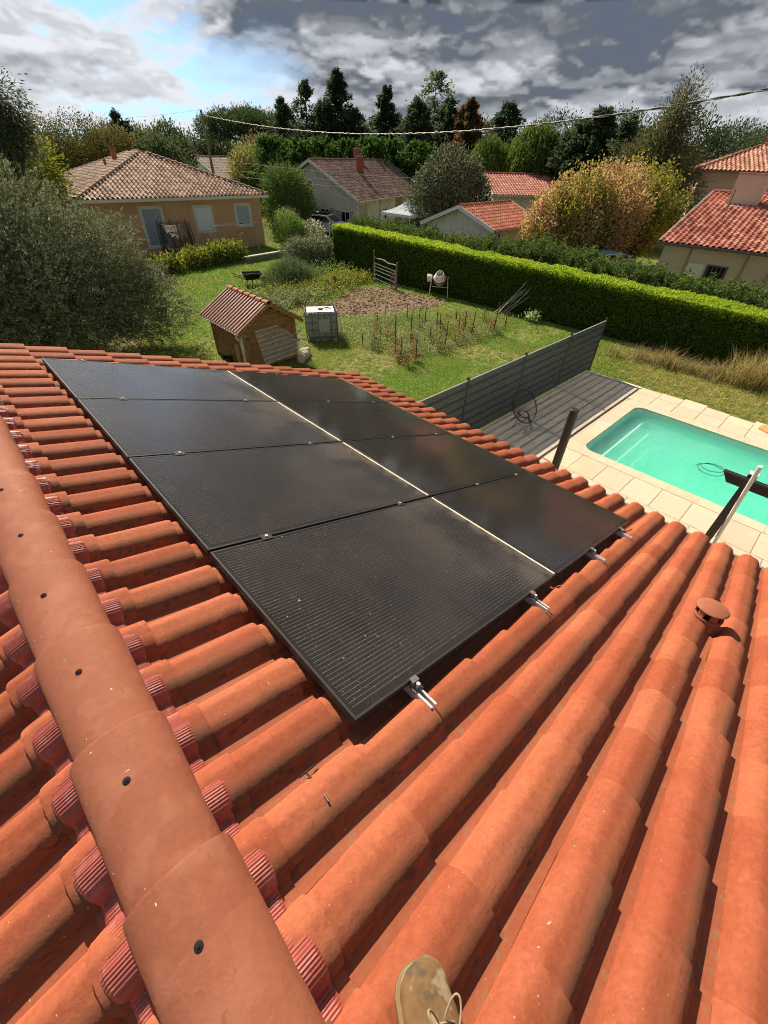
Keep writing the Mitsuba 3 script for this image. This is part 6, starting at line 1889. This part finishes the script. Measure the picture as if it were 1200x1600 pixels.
for q, (x, y, z, r_, h_, lab) in enumerate(((5.2, 31.5, 3.9, 1.6, 2.4, 'mixed green and ochre tree behind the yellow one'), (10.2, 44.7, 4.4, 2.3, 2.7, 'ochre tinged tree left of the tan roof'), (13.0, 46.2, 4.6, 2.3, 2.7, 'ochre and green tree over the left slope of the tan roof'), (15.8, 47.6, 4.6, 2.3, 2.5, 'green tree over the clay chimney of the tan bungalow'), (4.3, 34.0, 5.0, 1.9, 2.2, 'amber topped tree left of the ochre tinged one'))):
    broadleaf('mixed_tree', lab, [(x, y, z, r_, r_, h_), (x + 0.9, y - 0.6, z - 1.2, r_ * 0.9, r_ * 0.9, h_ * 0.8), (x - 0.9, y + 0.5, z - 0.6, r_ * 0.8, r_ * 0.8, h_ * 0.8)], 14000, MIX, 0.17, rng, clump=9, spread=0.28, patch=0.5, lumps=0.22)
broadleaf('round_cypress', 'smooth rounded dark green tree just left of the tan roof peak', [(19.9, 46.8, 3.6, 2.1, 2.1, 2.6)], 9000, [(0.035, 0.052, 0.024), (0.05, 0.072, 0.032)], 0.24, rng, clump=8, spread=0.2, shell=0.8, lumps=0.15, up=0.6)
broadleaf('round_cypress', 'second rounded dark tree beside the far pink roof', [(22.6, 52.5, 4.0, 2.2, 2.2, 2.4), (24.6, 55.4, 4.6, 2.2, 2.2, 2.8)], 9000, [(0.035, 0.05, 0.026), (0.055, 0.072, 0.035)], 0.28, rng, clump=8, spread=0.25, shell=0.75, lumps=0.2, up=0.6)
conifer('conifer', 'thin wispy dark conifer in the left tree row', 18.8, 51.8, 7.9, 1.5, 2600, [(0.04, 0.05, 0.03)], rng, bare=0.3)
broadleaf('green_tree', 'dull green tree beside the thin wispy conifer', [(20.6, 54.0, 4.4, 2.4, 2.4, 2.6), (16.8, 48.5, 4.0, 2.2, 2.2, 2.6)], 9000, [(0.06, 0.075, 0.035), (0.085, 0.10, 0.045)], 0.28, rng, clump=8, spread=0.35)
for q, (x, y, z, r_, lab) in enumerate(((30.5, 76.0, 3.6, 3.0, 'distant green tree left of the utility pole'), (36.5, 78.0, 3.9, 3.2, 'distant green tree right of the utility pole'), (41.0, 76.5, 4.2, 3.0, 'distant green tree beneath the left side of the umbrella pine'), (26.0, 78.0, 3.9, 3.4, 'distant tree at the end of the left row'))):
    broadleaf('distant_tree', lab, [(x, y, z, r_, r_, 3.0), (x + 2, y - 1, z - 0.6, r_ * .8, r_ * .8, 2.6)], 7500, [(0.036, 0.055, 0.024), (0.055, 0.078, 0.034)], 0.40, rng, clump=8, spread=0.5)
for q, (x, y, z, r_, lab) in enumerate(((52.0, 68.0, 4.6, 4.4, 'dark tree mass behind the umbrella pine and the first conifers'), (57.0, 62.0, 5.0, 4.4, 'dark tree mass behind the tallest conifer'), (59.0, 55.0, 5.0, 4.4, 'dark tree mass behind the slender conifer'), (57.5, 46.5, 4.8, 4.2, 'dark tree mass behind the sparse tall pine'), (60.0, 40.0, 4.6, 4.2, 'dark tree mass behind the rusty topped conifer'), (58.5, 27.5, 4.8, 4.2, 'dark tree mass behind the broad weeping willow'), (56.0, 20.0, 4.6, 4.0, 'dark tree mass behind the right hand willow'), (51.5, 12.0, 4.2, 3.4, 'dark tree mass behind the wind blown tree'))):
    broadleaf('background_tree', lab, [(x, y, z + 0.8, r_, r_, 3.8), (x - 1.5, y + 3.0, z - 0.6, r_, r_, 3.6), (x + 1.0, y - 3.0, z - 0.2, r_, r_, 3.6)], 22000, [(0.028, 0.042, 0.022), (0.042, 0.060, 0.030), (0.035, 0.05, 0.02)], 0.25, rng, clump=11, spread=0.36, r0=0.3, shell=0.7, lumps=0.2)
# tree belt that closes the horizon
k = thing('far_woodland', 'far belt of dark woodland along the horizon', 'woodland')
bl = []
for a in np.linspace(-0.15, 1.55, 60):
    d_ = rng.uniform(115, 135)
    bl.append((EYE[0] + d_ * math.sin(a), EYE[1] + d_ * math.cos(a), 2.6 + rng.uniform(-0.5, 1.2), 4.0, 4.0, 3.6))
Q, D, ci = clumped(bl, 7000, 10, 0.7, rng, 0.6, 0.4)
V, F, C = leaves(Q, D, 0.5, 0.36, tint([(0.035, 0.052, 0.026), (0.055, 0.075, 0.036), (0.045, 0.05, 0.03)], len(Q), rng, Q, 0.2, 0.1), rng)
shape(k, (V, F, C), 'leaf')
tag(k, kind='stuff')

# ------------------------------------------------------------------ ground cover
def cover(name, label, xy, h, w, cols, rng, lean=0.35, kind='stuff', bsdf='leaf', var=0.3, cat=None):
    n = len(xy)
    h = np.broadcast_to(h, (n,)) * rng.uniform(0.6, 1.3, n)
    d = rng.normal(0, lean, (n, 2)) * h[:, None]
    an = rng.random(n) * 2 * PI
    s = np.column_stack([np.cos(an), np.sin(an), 0 * an]) * (np.broadcast_to(w, (n,)) / 2)[:, None]
    P = np.column_stack([xy, np.full(n, -0.005)])
    mid = P + np.column_stack([d * 0.4, h * 0.6])
    V = np.stack([P - s, P + s, mid + s * 0.8, mid - s * 0.8, P + np.column_stack([d, h])], 1).reshape(-1, 3)
    i = np.arange(n) * 5
    F = np.vstack([np.stack([i, i + 1, i + 2], 1), np.stack([i, i + 2, i + 3], 1), np.stack([i + 3, i + 2, i + 4], 1)])
    c = tint(cols, n, rng, np.column_stack([xy, 0 * an]), var, 0.5 if len(cols) > 3 else None)
    k_ = number(name)
    shape(k_, (V, F, np.repeat(c, 5, 0)), bsdf)
    tag(k_, label, cat, kind=kind)
    return k_


def scatter(n, x0, x1, y0, y1, rng, keep=None):
    q = np.column_stack([rng.uniform(x0, x1, n), rng.uniform(y0, y1, n)])
    return q if keep is None else q[keep(q)]


SOIL = Polygon([(11.2, 11.3), (12.2, 9.9), (13.4, 9.3), (15.0, 9.0), (16.3, 8.6), (17.4, 9.0), (17.2, 11.2), (16.7, 13.3), (15.2, 13.5), (13.4, 12.6)]).buffer(0.05)
sv, sf_ = trimesh.creation.triangulate_polygon(SOIL.simplify(0.05), engine='earcut')
scene['soil'] = principled(mikit.proc(lambda p, n, uv: mix([0.155, 0.112, 0.080], [0.25, 0.19, 0.138], fbm(p.x * 6, p.y * 6, 0.0, 4)) * (0.7 + 0.6 * noise(p.x * 40, p.y * 40, 0.0))), 0.95, 0.1,
                           bump=mikit.proc(lambda p, n, uv: fbm(p.x * 11, p.y * 11, 0.0, 3), eps=0.004), scale=0.05)
structure('soil_bed', MB().add(np.column_stack([sv, np.full(len(sv), 0.012)]), sf_), 'soil', label='bare dug soil of the vegetable garden')
cl = MB()
pts = scatter(1500, 11.0, 17.6, 8.4, 14.2, rng)
from shapely import contains_xy
inside = contains_xy(SOIL, pts[:, 0], pts[:, 1])
ico = trimesh.creation.icosphere(0)
for x, y in pts[inside]:
    s = rng.uniform(0.02, 0.07)
    cl.add(np.array(ico.vertices) * [s * 1.3, s, s * 0.7] + rng.normal(0, s * 0.15, ico.vertices.shape) + [x, y, 0.015], ico.faces, np.array((0.18, 0.12, 0.08)) * rng.uniform(0.6, 1.4))
ks = number('soil_clods'); shape(ks, cl, 'matte'); tag(ks, 'crumbled clods on the dug soil', 'soil', kind='stuff')
DRYP = sbox(-8, 5, 5.2, 20)
GRASS = [(0.115, 0.205, 0.028), (0.15, 0.25, 0.036), (0.095, 0.17, 0.025), (0.20, 0.22, 0.055), (0.30, 0.26, 0.11)]


def on_lawn(q):
    bad = (q[:, 0] < 14.45) & (q[:, 1] < 0.16) & (q[:, 0] > 3.9)
    bad |= contains_xy(SOIL, q[:, 0], q[:, 1])
    bad |= (q[:, 0] > 18.0) & (q[:, 1] < 18.4)
    bad |= (q[:, 0] < 4.6) & (q[:, 1] < 0.6)
    return ~bad


g1 = scatter(120000, 4.6, 18.3, -9, 9.5, rng, on_lawn)
cover('grass', 'short green lawn grass', g1, 0.065, 0.013, GRASS[:3] + GRASS[3:4], rng, 0.5)
g2 = scatter(60000, 4.0, 24, 9.5, 28, rng, on_lawn)
cover('grass', 'short lawn grass in the far garden', g2, 0.09, 0.022, GRASS[:4], rng, 0.5)
g3 = scatter(16000, -4, 5.6, 5.0, 20, rng)
cover('straw', 'dry yellow grass under the olive tree', g3, 0.07, 0.016, [(0.36, 0.29, 0.15), (0.26, 0.23, 0.10), (0.14, 0.18, 0.04)], rng, 0.8)
g4 = scatter(9000, 14.6, 18.2, -9, 1.6, rng)
cover('straw', 'dry grass between the pool and the hedge', g4, 0.10, 0.016, [(0.30, 0.24, 0.11), (0.22, 0.20, 0.07), (0.15, 0.18, 0.04)], rng, 0.8)
# tall dry grasses along the hedge, each clump a plant
clumps = ((16.9, -0.7, 0.45, 240), (17.0, -1.5, 0.55, 320), (17.1, -2.3, 0.40, 220), (17.3, -3.0, 0.5, 260), (17.2, -3.7, 0.95, 330), (17.4, -4.3, 1.0, 320), (17.3, -5.1, 1.0, 320), (17.6, -5.9, 0.9, 300), (16.6, 0.1, 0.35, 160), (16.9, -2.9, 0.35, 180), (16.6, -4.9, 0.40, 240), (16.9, -6.4, 0.9, 300))
for x, y, h_, n_ in clumps:
    pts = rng.normal(0, 1, (n_, 2)) * [0.17, 0.22] + [x, y]
    tall = h_ > 0.6
    nth = ('first', 'second', 'third', 'fourth', 'fifth', 'sixth', 'seventh')[sorted((c_[1] for c_ in clumps if (c_[2] > 0.6) == tall), reverse=True).index(y)]
    labs = f'tall tan plumed grass clump by the clipped hedge, {nth} from the screen fence' if tall else f'low brown dried weed clump near the hedge, {nth} from the screen fence'
    kk = cover('tall_grass_clump' if tall else 'dried_weed_clump', labs, pts, h_, 0.014, [(0.33, 0.26, 0.13), (0.25, 0.21, 0.09), (0.17, 0.17, 0.05)] if tall else [(0.24, 0.17, 0.11), (0.20, 0.16, 0.08), (0.13, 0.15, 0.045)], rng, 0.28 if tall else 0.5, kind='thing', cat='grass')
    labels[kk]['group'] = 'plumed grasses by the hedge' if tall else 'dried weeds by the hedge'
# weeds: leafy clumps
def weeds(name, label, pts, h, cols, rng, ls=0.07, per=26, kind='stuff', cat=None, spread=0.16, group=None):
    n = len(pts)
    i = np.repeat(np.arange(n), per)
    s = rng.random(len(i))
    hh = (np.broadcast_to(h, (n,)) * rng.uniform(0.6, 1.3, n))[i]
    P = np.column_stack([pts[i] + rng.normal(0, spread, (len(i), 2)) * (0.5 + 0.7 * s)[:, None], 0.02 + hh * s])
    D = np.column_stack([rng.normal(0, 0.8, (len(i), 2)), rng.uniform(0.1, 1.0, len(i))])
    V, F, C = leaves(P, D, ls, ls * 0.5, tint(cols, len(P), rng, P, 0.3, 0.9 if len(cols) > 3 else None), rng)
    k_ = number(name)
    shape(k_, (V, F, C), 'leaf')
    tag(k_, label, cat, group, kind)


WEED = [(0.12, 0.17, 0.06), (0.17, 0.21, 0.09), (0.22, 0.24, 0.13), (0.15, 0.18, 0.04)]
poly = Polygon([(9.7, 7.6), (10.2, 6.2), (10.2, 4.9), (12.0, 4.4), (15.5, 4.4), (17.2, 5.2), (16.8, 7.0), (14.5, 8.6), (12.5, 9.3), (11.0, 9.9)])
q = scatter(2600, 9.5, 17.5, 4.0, 10.2, rng)
q = q[contains_xy(poly, q[:, 0], q[:, 1])]
weeds('weeds', 'tangled grey green weeds of the vegetable plot', q, 0.20, WEED, rng, 0.055, 24)
q = scatter(900, 9.8, 13.0, 4.2, 7.2, rng)
q = q[contains_xy(poly, q[:, 0], q[:, 1])]
DEAD = [(0.22, 0.14, 0.08), (0.17, 0.11, 0.065), (0.14, 0.15, 0.05), (0.10, 0.075, 0.05)]
vp_ = [(10.0, 5.0), (10.4, 5.4), (10.5, 4.6), (10.9, 6.1), (11.1, 5.2), (11.4, 6.9), (11.8, 5.9), (12.3, 5.0), (12.4, 5.5), (10.2, 6.4), (10.7, 6.9), (13.4, 5.9), (13.8, 6.4), (14.2, 5.1), (14.5, 5.6), (15.2, 4.7), (15.7, 5.4), (12.9, 6.6), (11.6, 7.8), (9.9, 4.4), (11.9, 4.7), (13.0, 4.8), (13.6, 5.0)]
for x, y in vp_:
    weeds('tomato_plant', 'withered brown tomato plant tied up among the stakes', np.array([[x, y]]) + rng.normal(0, 0.05, (6, 2)), rng.uniform(0.35, 0.62), DEAD if rng.random() < 0.6 else DEAD[2:] + WEED[:2], rng, 0.08, 26, 'thing', 'plant', 0.09, 'withered tomato plants')
q = np.vstack([rng.normal(0, 1, (260, 2)) * [1.3, 0.5] + [15.6, 15.0], rng.normal(0, 1, (200, 2)) * [1.0, 0.8] + [13.0, 14.6]])
weeds('yellow_weeds', 'yellow green weeds round the dug soil', q, 0.42, [(0.13, 0.165, 0.03), (0.10, 0.135, 0.025), (0.20, 0.20, 0.05)], rng, 0.10, 24)
q = rng.normal(0, 1, (220, 2)) * [1.3, 0.7] + [11.2, 13.6]
weeds('grey_weeds', 'grey green herbs before the rosemary', q, 0.4, [(0.12, 0.15, 0.075), (0.19, 0.22, 0.13), (0.09, 0.12, 0.05)], rng, 0.10, 24)
q = rng.normal(0, 1, (120, 2)) * [1.5, 0.9] + [15.8, 17.4]
weeds('green_weeds', 'tall green herbs below the grey bush', q, 0.55, [(0.10, 0.15, 0.04), (0.14, 0.19, 0.06)], rng, 0.11, 24)
weeds('pale_hydrangea', 'small pale leaved plant at the foot of the clipped hedge', rng.normal(0, 0.08, (14, 2)) + [17.95, 4.4], 0.35, [(0.30, 0.36, 0.20), (0.22, 0.28, 0.12)], rng, 0.12, 22, 'thing', 'plant')
q = scatter(260, 11.2, 17.4, 8.6, 13.6, rng)
weeds('bed_weeds', 'sparse small weeds scattered over the dug soil', q, 0.10, WEED, rng, 0.05, 9, spread=0.07)
lit = MB()
for x, y in scatter(700, -1, 5.4, 6.0, 11.5, rng):
    s = rng.uniform(0.02, 0.05)
    lit.add(np.array(ico.vertices) * [s * 1.3, s, s * 0.4] + [x, y, 0.01], ico.faces, np.array((0.40, 0.33, 0.24)) * rng.uniform(0.6, 1.3))
kl = number('gravel'); shape(kl, lit, 'matte'); tag(kl, 'pale gravel and leaf litter beside the timber hut', 'gravel', kind='stuff')
